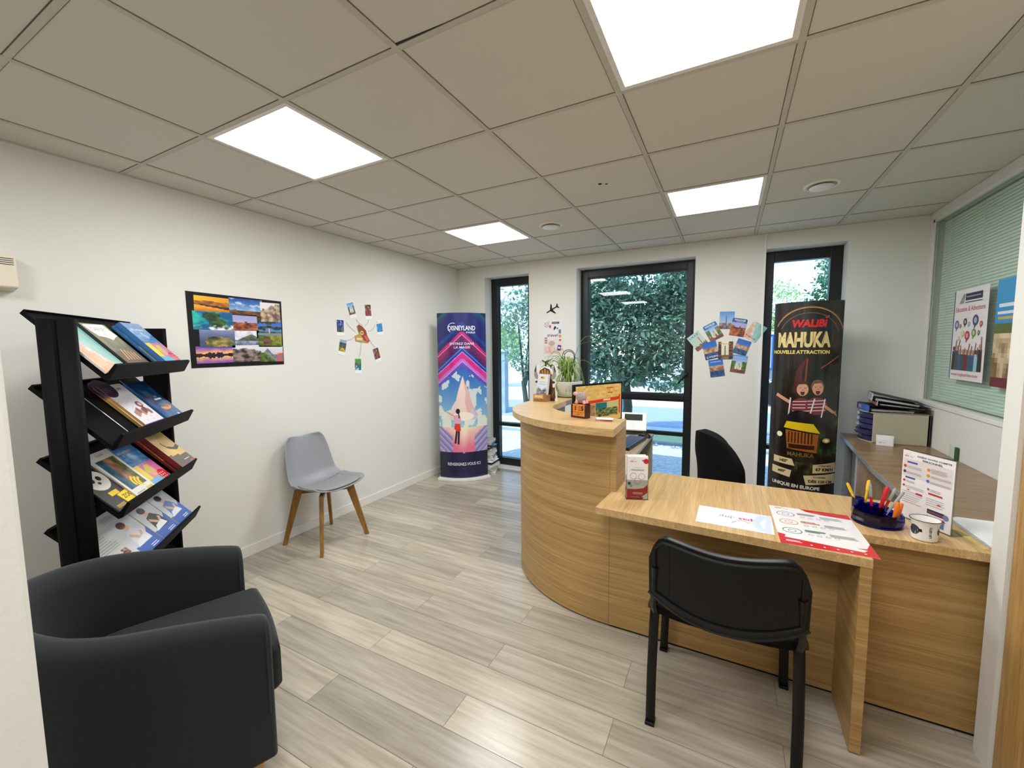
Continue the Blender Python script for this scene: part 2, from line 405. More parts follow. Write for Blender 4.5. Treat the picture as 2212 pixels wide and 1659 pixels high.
def mix(a, b, t): t = max(0, min(1, t)); return tuple(a[i] + (b[i] - a[i]) * t for i in range(3))
def nz(u, v, k=1.0, seed=0): return noise.noise(Vector((u * k + seed * 7.3, v * k - seed * 3.1, seed * 1.7)))
def fbm(u, v, k=4, seed=0): return nz(u, v, k, seed) + 0.5 * nz(u, v, k * 2.1, seed + 1) + 0.25 * nz(u, v, k * 4.3, seed + 2)

def scape(kind, seed=0):
    """small picture painters: colour as a function of u (right) and v (up)"""
    def f(u, v):
        n = fbm(u, v, 5, seed); r = nz(u * 3, 0, 3, seed)
        if kind == 'dune':
            if v > 0.68 + r * 0.05: return mix((245, 190, 50), (235, 150, 30), u)
            if v > 0.36 + 0.1 * (1 - u): return mix((120, 70, 40), (200, 120, 50), n + 0.5)
            if v > 0.28 + 0.25 * (0.6 - u): return mix((50, 30, 20), (90, 50, 25), n + 0.5)
            return mix((240, 170, 50), (200, 110, 30), 1 - v * 3 + n * 0.3)
        if kind == 'savanna':
            if v > 0.3 + r * 0.03: return mix((150, 190, 220), mix((30, 80, 160), (235, 240, 245), n * 1.6), (v - 0.2) * 1.3)
            return mix((150, 90, 40), (70, 50, 30), n + 0.5)
        if kind == 'bison':
            if v + u * -0.5 > 0.55 + n * 0.1: return (232, 228, 224)
            return mix((205, 185, 160), (110, 84, 64), 0.35 + n + (0.4 if u > 0.6 and v < 0.4 else 0))
        if kind == 'reef':
            if v < 0.25 + r * 0.1 and n > -0.15: return mix((240, 245, 240), (40, 70, 50), 0.5 - n * 1.5)
            if (u - 0.45) ** 2 + (v - 0.75) ** 2 < 0.05 or (u - 0.6) ** 2 + (v - 0.4) ** 2 < 0.05: return mix((20, 50, 30), (70, 100, 50), n + 0.5)
            return mix((20, 90, 140), (40, 190, 170), n + (1 - u) * 0.7)
        if kind == 'canyon':
            if v > 0.5 + 0.12 * max(0, 0.35 - u) * 3 + (0.1 if 0.55 < u < 0.64 else 0): return mix((190, 180, 215), (160, 160, 210), v)
            return mix((200, 110, 60), (70, 35, 30), 0.4 + n + (0.3 if (v * 9) % 1 < 0.4 else 0))
        if kind == 'dragontree':
            for cx, cz, rx, rz_ in ((0.35, 0.85, 0.5, 0.16), (0.5, 0.55, 0.16, 0.07), (0.85, 0.5, 0.2, 0.1), (0.15, 0.5, 0.2, 0.12), (0.3, 0.4, 0.07, 0.05)):
                if ((u - cx) / rx) ** 2 + ((v - cz) / rz_) ** 2 < 1 + n: return mix((28, 40, 26), (70, 80, 50), n + 0.4)
            if abs(u - 0.5) < 0.025 and v < 0.55 and v > 0.25: return (190, 180, 150)
            if v > 0.32: return mix((110, 160, 220), (40, 90, 190), v)
            return mix((50, 70, 40), (120, 110, 70), n + 0.5)
        if kind == 'crater':
            if ((u - 0.4) / 0.22) ** 2 + ((v - 0.5) / 0.1) ** 2 < 0.55: return mix((30, 30, 24), (90, 80, 50), n + 0.4)
            if ((u - 0.55) / 0.42) ** 2 + ((v - 0.3) / 0.28) ** 2 < 1 + n * 0.5: return mix((190, 160, 90), (80, 90, 50), 0.5 + n)
            return mix((70, 80, 110), (140, 150, 190), v * v + n * 0.15)
        if kind == 'lake':
            h = 0.36 + 0.38 * max(0, 1 - abs(u - 0.68) / 0.6) ** 1.0
            if v < 0.34: return mix((160, 165, 190), (90, 95, 125), n + 0.4)
            if v < h: return mix((60, 70, 66), (110, 120, 80), n + 0.5)
            return mix((200, 200, 214), (236, 234, 238), n + 0.5)
        if kind == 'ridge':
            if u < 0.55 - 0.25 * abs(v - 0.4) and u > 0.2 and v < 0.75: return mix((120, 90, 60), (70, 55, 40), n + 0.5)
            if v > 0.85: return (120, 140, 150)
            return mix((60, 90, 40), (150, 150, 40), u * 0.8 + n)
        if kind == 'sunset':
            vv = abs(v - 0.47) * 2
            h = 0.16 + 0.35 * max(0, 1 - abs(u - 0.45) / 0.35) * (0.6 + 0.4 * sin(u * 60)) * 0.8 + 0.08 * sin(u * 23)
            if vv < h: return (34, 20, 30)
            return mix((255, 190, 110), (130, 80, 180), (vv - 0.2) * 1.4 + n * 0.3)
        if kind == 'rock':
            if v > 0.75 + 0.2 * sin(u * 4) * u + n * 0.1: return (220, 220, 224)
            return mix((150, 130, 122), (40, 36, 36), 0.25 + n * 1.2 + (0.5 - v))
        if kind == 'coast':
            if u + v < 0.72 + n * 0.2: return mix((40, 64, 24), (110, 130, 40), n + 0.5)
            if u > 0.7 and v < 0.55 and n > 0: return (210, 90, 84)
            if v < 0.45 + 0.4 * max(0, 1 - abs(u - 0.33) / 0.25): return mix((110, 110, 120), (150, 150, 160), n + 0.5)
            return mix((180, 176, 184), (226, 222, 226), v)
        if kind == 'paris':
            if u < .24 or u > .74: return mix((60, 50, 56), (150, 90, 70), n + .3 + (.5 if (v * 11) % 1 < .3 else 0))
            if abs(u - .48) < .02 + .09 * max(0, .45 - v) ** .8 and .22 < v < .74: return (70, 90, 100)
            if v < .24: return mix((150, 120, 80), (70, 60, 40), n + .4)
            return mix((226, 220, 190), (236, 226, 196), v)
        if kind == 'church':
            if abs(u - .68) < .03 + .09 * max(0, .6 - v) and v < .72: return (176, 110, 110)
            if v < .26 + r * .05: return mix((170, 100, 90), (110, 80, 80), n + .5)
            return mix((200, 216, 190), (176, 206, 206), v + n * .2)
        if kind == 'spire':
            if abs(u - .45) < .018 + .05 * max(0, .55 - v) and v < .78: return (96, 110, 130)
            if v > .34 + r * .03: return mix((170, 196, 226), (84, 140, 200), (v - .3) * 1.4)
            return mix((190, 170, 170), (90, 60, 66), n + .5)
        if kind == 'town':
            if v > 0.62 + r * 0.08: return mix((130, 180, 225), (60, 130, 200), v)
            return mix((190, 120, 80), (80, 50, 40), 0.4 + n + (0.3 if (int(u * 9) + int(v * 12)) % 3 == 0 else 0))
        if kind == 'harbour':
            if v > 0.66: return mix((90, 150, 215), (40, 100, 190), v)
            if v > 0.34: return mix((210, 190, 150), (150, 90, 60), n + 0.5)
            return mix((30, 60, 110), (70, 110, 150), n + 0.5)
        if kind == 'square':
            if abs(u - 0.5) < 0.12 and v < 0.62 - abs(u - 0.5) * 2 and v > 0.15: return mix((220, 205, 170), (90, 80, 60), n + 0.2)
            if v < 0.2: return mix((150, 90, 80), (110, 60, 50), n + 0.5)
            if (u < 0.28 or u > 0.74) and v < 0.66: return mix((60, 100, 40), (160, 140, 100), n + 0.4)
            return mix((225, 232, 240), (90, 150, 215), (v - 0.3) * 1.4)
        if kind == 'people':
            if v < 0.5 and n > 0.1: return (170, 60, 50)
            return mix((60, 30, 24), (200, 160, 130), n + 0.5)
        if kind == 'sea':
            if v > 0.72: return mix((240, 240, 236), (200, 190, 170), n + 0.3)
            return mix((40, 110, 180), (90, 160, 210), n + 0.5)
        if kind == 'night':
            return mix((20, 40, 110), (130, 160, 210), max(0, n * 1.6)) if v > 0.35 else mix((40, 40, 46), (120, 120, 120), n + 0.4)
        if kind == 'flowers':
            if v > 0.75: return (150, 170, 200)
            if v < 0.3: return mix((220, 190, 30), (90, 100, 30), n + 0.5)
            return mix((90, 90, 80), (60, 70, 50), n + 0.5)
        if kind == 'river':
            if v > 0.62: return mix((60, 130, 50), (110, 170, 70), n + 0.5)
            if v > 0.35: return mix((60, 70, 66), (130, 130, 110), n + 0.5)
            return (230, 240, 240) if (n > 0.2 and u < 0.6) else (20, 110, 130)
        if kind == 'beach':
            d = u * 0.9 - (1 - v) * 0.55 + n * 0.05
            if d < 0.0: return mix((222, 170, 140), (232, 190, 160), n + 0.5)
            if d < 0.12: return mix((205, 190, 176), (235, 230, 222), n + 0.5)
            return mix((170, 205, 196), (120, 176, 168), (d - 0.12) * 2 + n * 0.3)
        if kind == 'water':
            return mix((30, 96, 168), (130, 190, 225), max(0, 0.25 + abs(n) * 1.0 - 0.1))
        return (128, 128, 128)
    return f

# ================================================================== SETTING
XL, XR, YB, ZC, YF = -3.08, 1.37, 4.44, 2.505, -2.2
GX, GY = -2.8176, 0.5346            # ceiling grid origin, 0.6 m tiles

# floor: planks 1.19 x 0.1735 m running along x, every other row shifted by half
mb = MB(); rnd = random.Random(4)
PL, PWD = 1.19, 0.1735
row = -21
while 1.2175 + row * PWD < 4.75:
    y0 = 1.2175 + row * PWD; off = -2.153 if row % 2 == 0 else -1.556
    k = -3
    while off + k * PL < 1.5:
        x0 = max(-3.2, off + k * PL); x1 = min(1.5, off + (k + 1) * PL)
        if x1 > x0 and y0 + PWD > YF - 0.1:
            g = 0.0008; t = rnd.random()
            mb.colr = (t, rnd.random(), 0, 1)
            mb.add([(x0 + g, y0 + g, 0), (x1 - g, y0 + g, 0), (x1 - g, min(4.75, y0 + PWD - g), 0), (x0 + g, min(4.75, y0 + PWD - g), 0)], [(0, 1, 2, 3)])
        k += 1
    row += 1
mb.colr = (0.1, 0.1, 0, 1); mb.cur = 1
mb.box(-3.2, 1.5, YF - 0.1, 4.75, -0.08, -0.0012)
struct(mb.obj('floor', ['floor', 'gap'], fixn=False))

# ceiling: four grid lamps, plus two unseen ones added to light the near end
lamp_cells = [(4, 1), (1, 1), (1, 4), (4, 4), (1, -2), (4, -2)]
mb = MB()
for i in range(-1, 8):
    for j in range(-5, 7):
        if (i, j) in lamp_cells: continue
        x0, x1 = max(XL - 0.1, GX + i * .6), min(XR + 0.12, GX + i * .6 + .6); y0, y1 = max(YF - .1, GY + j * .6), min(YB + .1, GY + j * .6 + .6)
        if x1 - x0 < .01 or y1 - y0 < .01: continue
        mb.box(x0 + .004, x1 - .004, y0 + .004, y1 - .004, ZC, ZC + .015)
struct(mb.obj('ceiling', 'ceil'))
mb = MB()
mb.box(XL - .3, XR + .3, YF - .3, YB + .3, ZC + .12, ZC + .3)
struct(mb.obj('ceiling', 'wall'))
mb = MB()
for i in range(0, 8):
    x = GX + i * .6
    if XL < x < XR: mb.box(x - .011, x + .011, YF, YB, ZC - .0035, ZC + .02)
for j in range(-4, 7):
    y = GY + j * .6
    if YF < y < YB: mb.box(XL, XR, y - .0105, y + .0105, ZC - .003, ZC + .02)
struct(mb.obj('trim_1', 'tbar'))
mb = MB()
for i in range(0, 8):
    x = GX + i * .6
    if XL < x < XR:
        for s in (-1, 1): mb.box(x + s * .0125 - .0012, x + s * .0125 + .0012, YF, YB, ZC - .0012, ZC + .02)
for j in range(-4, 7):
    y = GY + j * .6
    if YF < y < YB:
        for s in (-1, 1): mb.box(XL, XR, y + s * .012 - .0012, y + s * .012 + .0012, ZC - .0012, ZC + .02)
struct(mb.obj('rail_shadow_strips', 'gap'))  # dark strips draw the shadow lines along both sides of the rails
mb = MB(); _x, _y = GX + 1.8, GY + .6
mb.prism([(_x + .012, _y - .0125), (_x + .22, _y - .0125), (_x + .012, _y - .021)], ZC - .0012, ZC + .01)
struct(mb.obj('tile_gap_shade', 'black_metal'))  # dark sliver stands for the shade in an open tile gap
# shadow-gap angle along the walls
mb = MB(); mb.box(XL, XL + .02, YF, YB, ZC - .004, ZC + .01); mb.box(XL, XR, YB - .02, YB, ZC - .004, ZC + .01); mb.box(XR - .02, XR, 2.04, YB, ZC - .004, ZC + .01)
struct(mb.obj('trim_3', 'tbar'))

WIN = [(-2.69, -2.09), (-1.51, -0.31), (0.26, 0.86)]; WT = 2.37
mb = MB()
xs = [XL - .15] + [v for p in WIN for v in p] + [1.6]
for k in range(0, len(xs), 2): mb.box(xs[k], xs[k + 1], YB, 4.76, -0.05, ZC + .2)
for a, b in WIN: mb.box(a, b, YB, 4.76, WT, ZC + .2)
struct(mb.obj('wall_back', 'wall'))
struct(MB().box(XL - .15, XL, YF - .1, YB, -.05, ZC + .2).obj('wall_left', 'wall'))
struct(MB().box(-3.2, 1.5, YF - .15, YF, -.05, ZC + .2).obj('wall_front', 'wall'))
mb = MB(); mb.box(1.34, 1.46, 2.04, YB, 0, 1.067); mb.box(XR - .01, 1.46, 2.04, YB, 2.455, ZC + .2); mb.box(XR - .004, 1.46, 4.425, YB, 1.067, 2.455)
struct(mb.obj('wall_right', 'wall'))
mb = MB(); mb.box(1.333, 1.40, 2.04, 4.43, 1.045, 1.073)
struct(mb.obj('trim_4', 'trim', bevel=.003))
mb = MB(); mb.box(.85, 1.5, 1.95, 2.04, 0, ZC + .2); mb.box(.90, 1.0, YF, 1.95, 0, ZC + .2)
struct(mb.obj('wall_near_right', 'wall'))
struct(MB().box(-1.06, -.88, YF, .18, 0, ZC + .2).obj('wall_near_left', 'wall', bevel=.006))
# unseen corridor box behind the blinds, added to block the sky
mb = MB(); mb.box(1.95, 2.05, 1.9, 4.7, 0, ZC + .2); mb.box(1.46, 2.05, 4.6, 4.76, 0, ZC + .2); mb.box(1.46, 2.05, 1.9, 1.98, 0, ZC + .2); mb.box(1.46, 2.05, 1.9, 4.7, ZC, ZC + .2); mb.box(1.46, 2.05, 1.9, 4.7, -.05, 0)
struct(mb.obj('wall_unseen_corridor', 'wall'))
# baseboards
struct(MB().box(XL, XL + .012, YF, YB, 0, .077).obj('baseboard_left', 'trim', bevel=.002))
mb = MB()
for a, b in ((XL + .012, -2.69), (-2.09, -1.51), (-.31, .26), (.86, 1.34)): mb.box(a, b, YB - .012, YB, 0, .077)
struct(mb.obj('baseboard_back', 'trim', bevel=.002))
struct(MB().box(.2575, .2725, YB - .012, YB, .077, ZC).obj('trim_5', 'trim', bevel=.003))

# windows: frame + panes + rails (+ handle)
def window(name, x0, x1, full):
    fw = .09; y0, y1 = 4.60, 4.68
    mb = MB()
    mb.box(x0, x0 + fw, y0, y1, 0, WT); mb.box(x1 - fw, x1, y0, y1, 0, WT)
    mb.box(x0 + fw, x1 - fw, y0, y1, WT - .095, WT); mb.box(x0 + fw, x1 - fw, y0, y1, 0, .095)
    if full: mb.box(x0 + fw, x1 - fw, y0, y1, .928, 1.01)
    else: mb.box(x0 + fw, x1 - fw, y0, y1, .511, .553)
    fr = struct(mb.obj(name, 'black_alu', bevel=.003)); 
    if full:
        m2 = MB(); a, b = x0 + .025, x1 - .025     # opening sash standing proud of the frame
        m2.box(a, a + .06, y0 - .014, y0 + .002, .95, WT - .03); m2.box(b - .06, b, y0 - .014, y0 + .002, .95, WT - .03)
        m2.box(a + .06, b - .06, y0 - .014, y0 + .002, WT - .085, WT - .03); m2.box(a + .06, b - .06, y0 - .014, y0 + .002, .95, 1.0)
        m2.box(x0 + fw, x1 - fw, y0 + .01, y1 - .02, .56, .60)
        m2.obj('window_sash', 'black_alu', fr, bevel=.003)
        h = MB(); h.tube([(-.372, y0 - .03, 1.225), (-.372, y0 - .016, 1.225)], .014, 12); h.tube([(-.372, y0 - .035, 1.228), (-.405, y0 - .042, 1.185), (-.452, y0 - .042, 1.125)], [.013, .012, .009], 10)
        h.obj('window_handle', 'black_plastic', fr, smooth=True)
    zs = [(.095, .56), (.60, .928), (1.01, WT - .095)] if full else [(.095, .511), (.553, WT - .095)]
    g = MB()
    for a, b in zs: g.box(x0 + fw, x1 - fw, 4.636, 4.640, a, b)
    g.obj('window_pane', 'glass', fr)
    s = MB(); s.box(x0, x1, 4.44, 4.60, -.001, .004); s.obj('window_sill', 'floor' if 0 else 'trim', fr)
window('window_1', *WIN[0], False); window('window_2', *WIN[1], True); window('window_3', *WIN[2], False)
fr = MB(); fr.box(XR + .004, XR + .024, 4.405, 4.425, 1.073, 2.455); fr.box(XR + .004, XR + .024, 2.04, 4.425, 2.435, 2.455)
fr = struct(fr.obj('window_4', 'trim'))
MB().box(XR + .012, XR + .020, 2.04, 4.405, 1.073, 2.435).obj('window_pane', 'partglass', fr)

# door leaf on the right, standing open against the wall
dr = struct(MB().box(.862, .897, 1.02, 1.948, .008, 2.08).obj('door_1', 'oak_v', bevel=.002))
h = MB(); h.tube([(.862, 1.10, 1.04), (.822, 1.10, 1.04)], .010, 10); h.tube([(.822, 1.095, 1.04), (.822, 1.22, 1.04)], .009, 10)
h.obj('door_handle', 'silver', dr, smooth=True)

# blind behind the partition glass
bl = thing('venetian_blind', 'pale grey-green venetian blind hanging behind the glass partition on the right', 'blind', (1.43, 3.2, 0))
mb = MB(); z = 1.10
while z < 2.43:
    mb.add([(-.0035, -1.18, z - .0125), (-.0035, 1.19, z - .0125), (-.0015, 1.19, z), (-.0015, -1.18, z), (.0035, 1.19, z + .0135), (.0035, -1.18, z + .0135)], [(0, 1, 2, 3), (3, 2, 4, 5)]); z += .0205
mb.obj('slat', 'blind', bl)
for y in (-1.0, -.2, .6, 1.05): MB().tube([(-.013, y, 1.08), (-.013, y, 2.44)], .0012, 6).obj('ladder_cord', 'white_plastic', bl)
MB().box(-.013, .013, -1.18, 1.19, 1.076, 1.092).obj('bottom_rail', 'white_plastic', bl, bevel=.003)
MB().box(-.014, .014, -1.18, 1.19, 2.437, 2.455).obj('head_rail', 'white_plastic', bl)

# ================================================================== CEILING FITTINGS
lamp_lab = {(4, 1): 'large square ceiling light panel nearest the camera, cut by the top edge of the photo',
            (1, 1): 'square ceiling light panel at left, above the photo collage wall', (1, 4): 'square ceiling light panel far back near the tall left window',
            (4, 4): 'square ceiling light panel right of centre, next to the right round vent', (1, -2): 'unseen square ceiling light panel added behind the camera on the left side', (4, -2): 'unseen square ceiling light panel added behind the camera on the right side'}
for (i, j) in lamp_cells:
    x, y = GX + i * .6 + .3, GY + j * .6 + .3
    t = thing('ceiling_light', lamp_lab[(i, j)], 'ceiling light', (x, y, ZC), 0, 'square ceiling light panels')
    f = MB(); a, b = .289, .268
    f.box(-a, a, -a, -b, -.004, .02); f.box(-a, a, b, a, -.004, .02); f.box(-a, -b, -b, b, -.004, .02); f.box(b, a, -b, b, -.004, .02)
    f.obj('lamp_frame', 'trim', t, bevel=.0015)
    d = MB(); d.add([(-b, -b, .004), (-b, b, .004), (b, b, .004), (b, -b, .004)], [(0, 1, 2, 3)]); d.obj('diffuser', 'led', t, fixn=False)
    MB().box(-.28, .28, -.28, .28, .012, .05).obj('housing', 'trim', t)
for (x, y, l) in ((-1.325, 3.245, 'round white ceiling vent beside the far light panel'), (.485, 3.285, 'round white ceiling vent at right, beyond the right light panel')):
    t = thing('ceiling_vent', l, 'vent', (x, y, ZC), 0, 'round ceiling vents')
    MB().lathe([(.098, 0), (.097, -.006), (.088, -.012), (.080, -.010), (.074, .002), (.070, .012), (.0, .012)], n=40, cap=(False, False)).obj('vent_ring', 'trim', t, smooth=True)
    MB().lathe([(.0, -.030), (.045, -.029), (.062, -.024), (.066, -.018), (.060, -.012), (.0, -.010)], n=40, cap=(False, False)).obj('vent_disc', 'white_plastic', t, smooth=True)
    MB().lathe([(.0001, .004), (.073, .004)], n=40, cap=(False, False)).obj('vent_opening', 'black_metal', t)
    MB().tube([(0, 0, .004), (0, 0, -.02)], .006, 8).obj('vent_stem', 'white_plastic', t)
mb = MB(); mb.lathe([(.0001, -.0006), (.012, -.0006)], (-.735, 2.60, ZC), 12); mb.lathe([(.0001, -.0006), (.009, -.0006)], (-.70, 2.62, ZC), 12)
tag(mb.obj('cable_hole', 'black_metal', fixn=False), 'pair of small dark holes in a middle ceiling tile', 'hole')

t = thing('siren_box', 'ivory plastic wall box with a vent grille high on the left wall', 'alarm box', (XL, .58, 1.795))
mb = MB(); mb.prism([(0, 0), (.075, .012), (.078, .02), (.078, .155), (.07, .17), (0, .172)], -.11, .11, Matrix.Rotation(pi / 2, 4, 'X')); mb.obj('housing', 'ivory', t, bevel=.006, seg=3)
mb = MB()
for k in range(4): mb.box(.0785, .0792, .03 - .09, .10, .118 + k * .009, .121 + k * .009)
mb.obj('grille', 'black_plastic', t)

# ================================================================== RECEPTION COUNTER
CX, CY = -.53, 2.728
def arc(a, b, a0, a1, n=28): return [(CX + a * cos(a0 + (a1 - a0) * i / n), CY + b * sin(a0 + (a1 - a0) * i / n)) for i in range(n + 1)]
t = thing('reception_counter', 'tall curved oak reception counter with a thick rounded top', 'counter', (0, 0, 0))
outer = [(-.487, 1.998)] + arc(.81, .73, 1.5 * pi, pi) + [(-1.34, 3.45)]
inner = [(-1.08, 3.45)] + arc(.55, .40, pi, 1.5 * pi) + [(-.497, 2.328)]
mb = MB(); n = len(outer); rs = outer; ri = inner[::-1]
while len(ri) < n: ri.insert(-1, ri[-1])
vs = []
for z in (1.062, 1.10):
    vs += [(p[0], p[1], z) for p in rs] + [(p[0], p[1], z) for p in ri]
fs = []
for i in range(n - 1): fs += [(i, i + 1, n + i + 1, n + i), (2 * n + i, 3 * n + i, 3 * n + i + 1, 2 * n + i + 1), (i, 2 * n + i, 2 * n + i + 1, i + 1), (n + i, n + i + 1, 3 * n + i + 1, 3 * n + i)]
fs += [(0, n, 3 * n, 2 * n), (n - 1, 3 * n - 1, 4 * n - 1, 2 * n - 1)]
mb.add(vs, fs); mb.obj('counter_top', 'oak_x', t, smooth=True, angle=30)
pth = arc(.77, .62, 1.5 * pi, pi, 40) + [(-1.30, 3.45)]
pin = arc(.745, .595, 1.5 * pi, pi, 40) + [(-1.275, 3.45)]
def shell(z0, z1):
    m = MB(); n = len(pth); vs = [(p[0], p[1], z) for z in (z0, z1) for p in pth] + [(p[0], p[1], z) for z in (z0, z1) for p in pin]
    fs = []
    for i in range(n - 1): fs += [(i, i + 1, n + i + 1, n + i), (2 * n + i, 3 * n + i, 3 * n + i + 1, 2 * n + i + 1), (n + i, n + i + 1, 3 * n + i + 1, 3 * n + i), (i, 2 * n + i, 2 * n + i + 1, i + 1)]
    fs += [(0, n, 3 * n, 2 * n), (n - 1, 3 * n - 1, 4 * n - 1, 2 * n - 1)]; m.add(vs, fs); return m
shell(.012, 1.062).obj('curved_panel', 'oak_h', t, smooth=True, angle=30)
MB().box(-.5295, -.497, 2.108, 2.328, .7162, 1.0615).obj('end_panel', 'oak_h', t, bevel=.001)
k = shell(0, .012); k.v = [(p[0] + .0, p[1] + .012, p[2]) for p in k.v]; k.obj('plinth', 'black_metal', t)

t = thing('front_desk', 'low oak reception desk joined to the curved counter', 'desk', (0, 0, 0))
MB().prism([(-.536, 1.862), (.4735, 1.815), (.4735, 2.055), (.846, 2.055), (1.335, 2.055), (1.335, 2.25), (.80, 2.25), (.80, 2.55), (-.38, 2.55), (-.38, 2.331), (-.4965, 2.331), (-.4965, 2.105), (-.52, 2.105)], .716, .75).obj('desktop', 'oak_y', t, bevel=.0015)
MB().box(-.529, 1.335, 2.108, 2.13, .012, .7155).obj('front_panel', 'oak_h', t)
MB().box(.439, .4735, 1.818, 2.107, .004, .7155).obj('side_panel', 'oak_h', t, bevel=.001)
MB().box(.441, .471, 1.822, 2.10, 0, .004).obj('glide', 'black_metal', t)
MB().box(-.529, 1.335, 2.115, 2.128, 0, .012).obj('plinth', 'black_metal', t)
MB().box(-.5305, -.5293, 2.1074, 2.109, .012, .715).obj('seam_strip', 'gap', t)
mb = MB(); mb.box(-.37, -.345, 2.36, 2.54, .0, .7155); mb.box(-.345, .78, 2.47, 2.488, .40, .7155); mb.obj('rear_panel', 'greige', t)

t = thing('inner_desk', 'greige staff desk behind the curved counter, carrying the computer', 'desk', (0, 0, 0))
MB().box(-1.055, -.556, 2.35, 3.70, .728, .75).obj('desktop', 'greige', t, bevel=.001)
MB().box(-.5558, -.554, 2.35, 3.70, .728, .75).obj('edging', 'edge', t)
mb = MB(); mb.box(-1.05, -.56, 3.675, 3.698, 0, .7278); mb.obj('side_panel', 'beige_plastic', t)
MB().box(-1.05, -.70, 3.0, 3.67, .46, .478).obj('shelf', 'greige', t)
mb = MB(); mb.box(-1.05, -1.03, 2.40, 3.67, .02, .7278); mb.obj('back_panel', 'greige', t)

t = thing('side_desk', 'brown wood-grain return desk along the right wall', 'desk', (0, 0, 0))
MB().prism([(.80, 2.251), (1.338, 2.251), (1.338, 4.425), (.875, 4.425), (.80, 3.2)], .722, .75).obj('desktop', 'walnut', t, bevel=.001)
MB().prism([(.7965, 2.56), (.8, 2.56), (.8, 3.2), (.875, 4.425), (.8705, 4.425), (.7965, 3.2)], .722, .75).obj('edging', 'edge', t)
mb = MB(); mb.box(.85, .87, 2.6, 3.19, .02, .7215); mb.box(.872, .89, 2.6, 2.62, 0, .7215); mb.obj('cabinet_side', 'walnut', t)
mb = MB(); mb.box(.85, .87, 3.195, 3.75, .02, .7215); mb.obj('cabinet_side', 'walnut', t)
mb = MB(); mb.tube([(.91, 4.30, 0), (.91, 4.30, .722)], .03, 20); mb.obj('leg', 'silver', t, smooth=True)
mb = MB(); mb.tube([(.885, 3.84, 0), (.885, 3.84, .722)], .025, 20); mb.obj('leg', 'silver', t, smooth=True)

# ================================================================== CHAIRS
# black visitor chair, seen from behind
t = thing('visitor_chair', 'black stackable chair with plastic back, tucked at the low desk', 'chair', (.01, 1.83, 0))
W2 = .243
def legpath(s, top): pass
for s in (-1, 1):
    # rear leg rises from the floor behind, bends forward under the seat
    rear = [(s * W2, -.215, 0), (s * W2, -.205, .20), (s * W2 * .985, -.195, .40), (s * W2 * .975, -.19, .46), (s * W2 * .96, -.17, .485)]
    MB().tube(rear, .0185, 10, flat=.72, up=(0, 1, 0)).obj('leg', 'black_metal', t, smooth=True)
    front = [(s * W2 * 1.03, .235, 0), (s * W2 * 1.0, .215, .22), (s * W2 * .98, .195, .43), (s * W2 * .97, .17, .462)]
    MB().tube(front, .0185, 10, flat=.72, up=(0, 1, 0)).obj('leg', 'black_metal', t, smooth=True)
    up = [(s * W2 * .96, .16, .465), (s * W2 * .96, -.10, .455), (s * W2 * .965, -.20, .465), (s * W2 * .97, -.245, .52), (s * W2 * .94, -.275, .60), (s * W2 * .92, -.30, .70)]
    MB().tube(up, .0135, 10, flat=1.3, up=(0, 0, 1)).obj('back_post', 'black_metal', t, smooth=True)
    for yy, zz, xx in ((-.215, 0, W2), (.235, 0, W2 * 1.03)):
        MB().box(s * xx - .018, s * xx + .018, yy - .022, yy + .022, -.0, .014).obj('foot_cap', 'black_plastic', t, bevel=.003)
    MB().tube([(s * (W2 * .96 + .004), -.215, .497), (s * (W2 * .96 + .02), -.22, .503)], .018, 12).obj('joint_cap', 'black_plastic', t, smooth=True)
mb = MB(); mb.tube([(-W2 * .96, .12, .452), (W2 * .96, .12, .452)], .010, 8); mb.tube([(-W2 * .96, -.12, .447), (W2 * .96, -.12, .447)], .010, 8); mb.obj('crossbar', 'black_metal', t, smooth=True)
def seatf(u, v):
    x = (u - .5) * .46; y = (v - .5) * .42; k = 1 - .12 * max(0, abs(u - .5) * 2 - .7); z = .475 - .012 * (1 - (2 * u - 1) ** 2) - (.02 * max(0, (v - .85) / .15) ** 2)
    return (x, y * k, z)
MB().grid(seatf, 16, 14).obj('seat', 'black_fabric', t, smooth=True, solid=.04, bevel=.008, seg=3)
# backrest shell: concave, top corners rounded, hump-free upper rim, curved lower rim
def outline(u):   # top and bottom heights across the width
    a = abs(2 * u - 1); top = .815 - .018 * sin(pi * u) * 0 - .10 * max(0, (a - .74) / .26) ** 2.6 - .012 * cos(pi * (2 * u - 1)) * 1.0
    bot = .520 + .075 * a ** 2.2
    return top, bot
def backf(u, v):
    top, bot = outline(u); x = (u - .5) * .49; z = bot + (top - bot) * v
    y = -.262 - (z - .5) * .13 - .035 * (1 - (2 * u - 1) ** 2) + .004 * v
    return (x, y, z)
MB().grid(backf, 28, 16).obj('backrest', 'black_plastic', t, smooth=True, solid=.022, bevel=.006, seg=3)
# raised rim and ribs on the rear face of the shell
mb = MB()
def on(u, v, off=.0155):
    p = backf(u, v); return (p[0], p[1] - off, p[2])
def edge(u, v, sc_=.92): return on(.5 + (u - .5) * sc_, .5 + (v - .5) * .86, .0125)
loop = [edge(i / 16, 1) for i in range(17)] + [edge(1, 1 - i / 8) for i in range(1, 9)] + [edge(1 - i / 16, 0) for i in range(1, 17)] + [edge(0, i / 8) for i in range(1, 9)]
mb.tube(loop, .0075, 8, cap=False); mb.tube([on(.14 + 0 * i, .88 - i * .1, .011) for i in range(8)], .003, 6); mb.tube([on(.86, .88 - i * .1, .011) for i in range(8)], .003, 6); mb.tube([on(.60, .62 - i * .1, .0105) for i in range(6)], .0016, 6); mb.tube([on(.3 + i * .05, .70, .0105) for i in range(6)], .0014, 6)
mb.obj('back_rim', 'black_plastic', t, smooth=True)
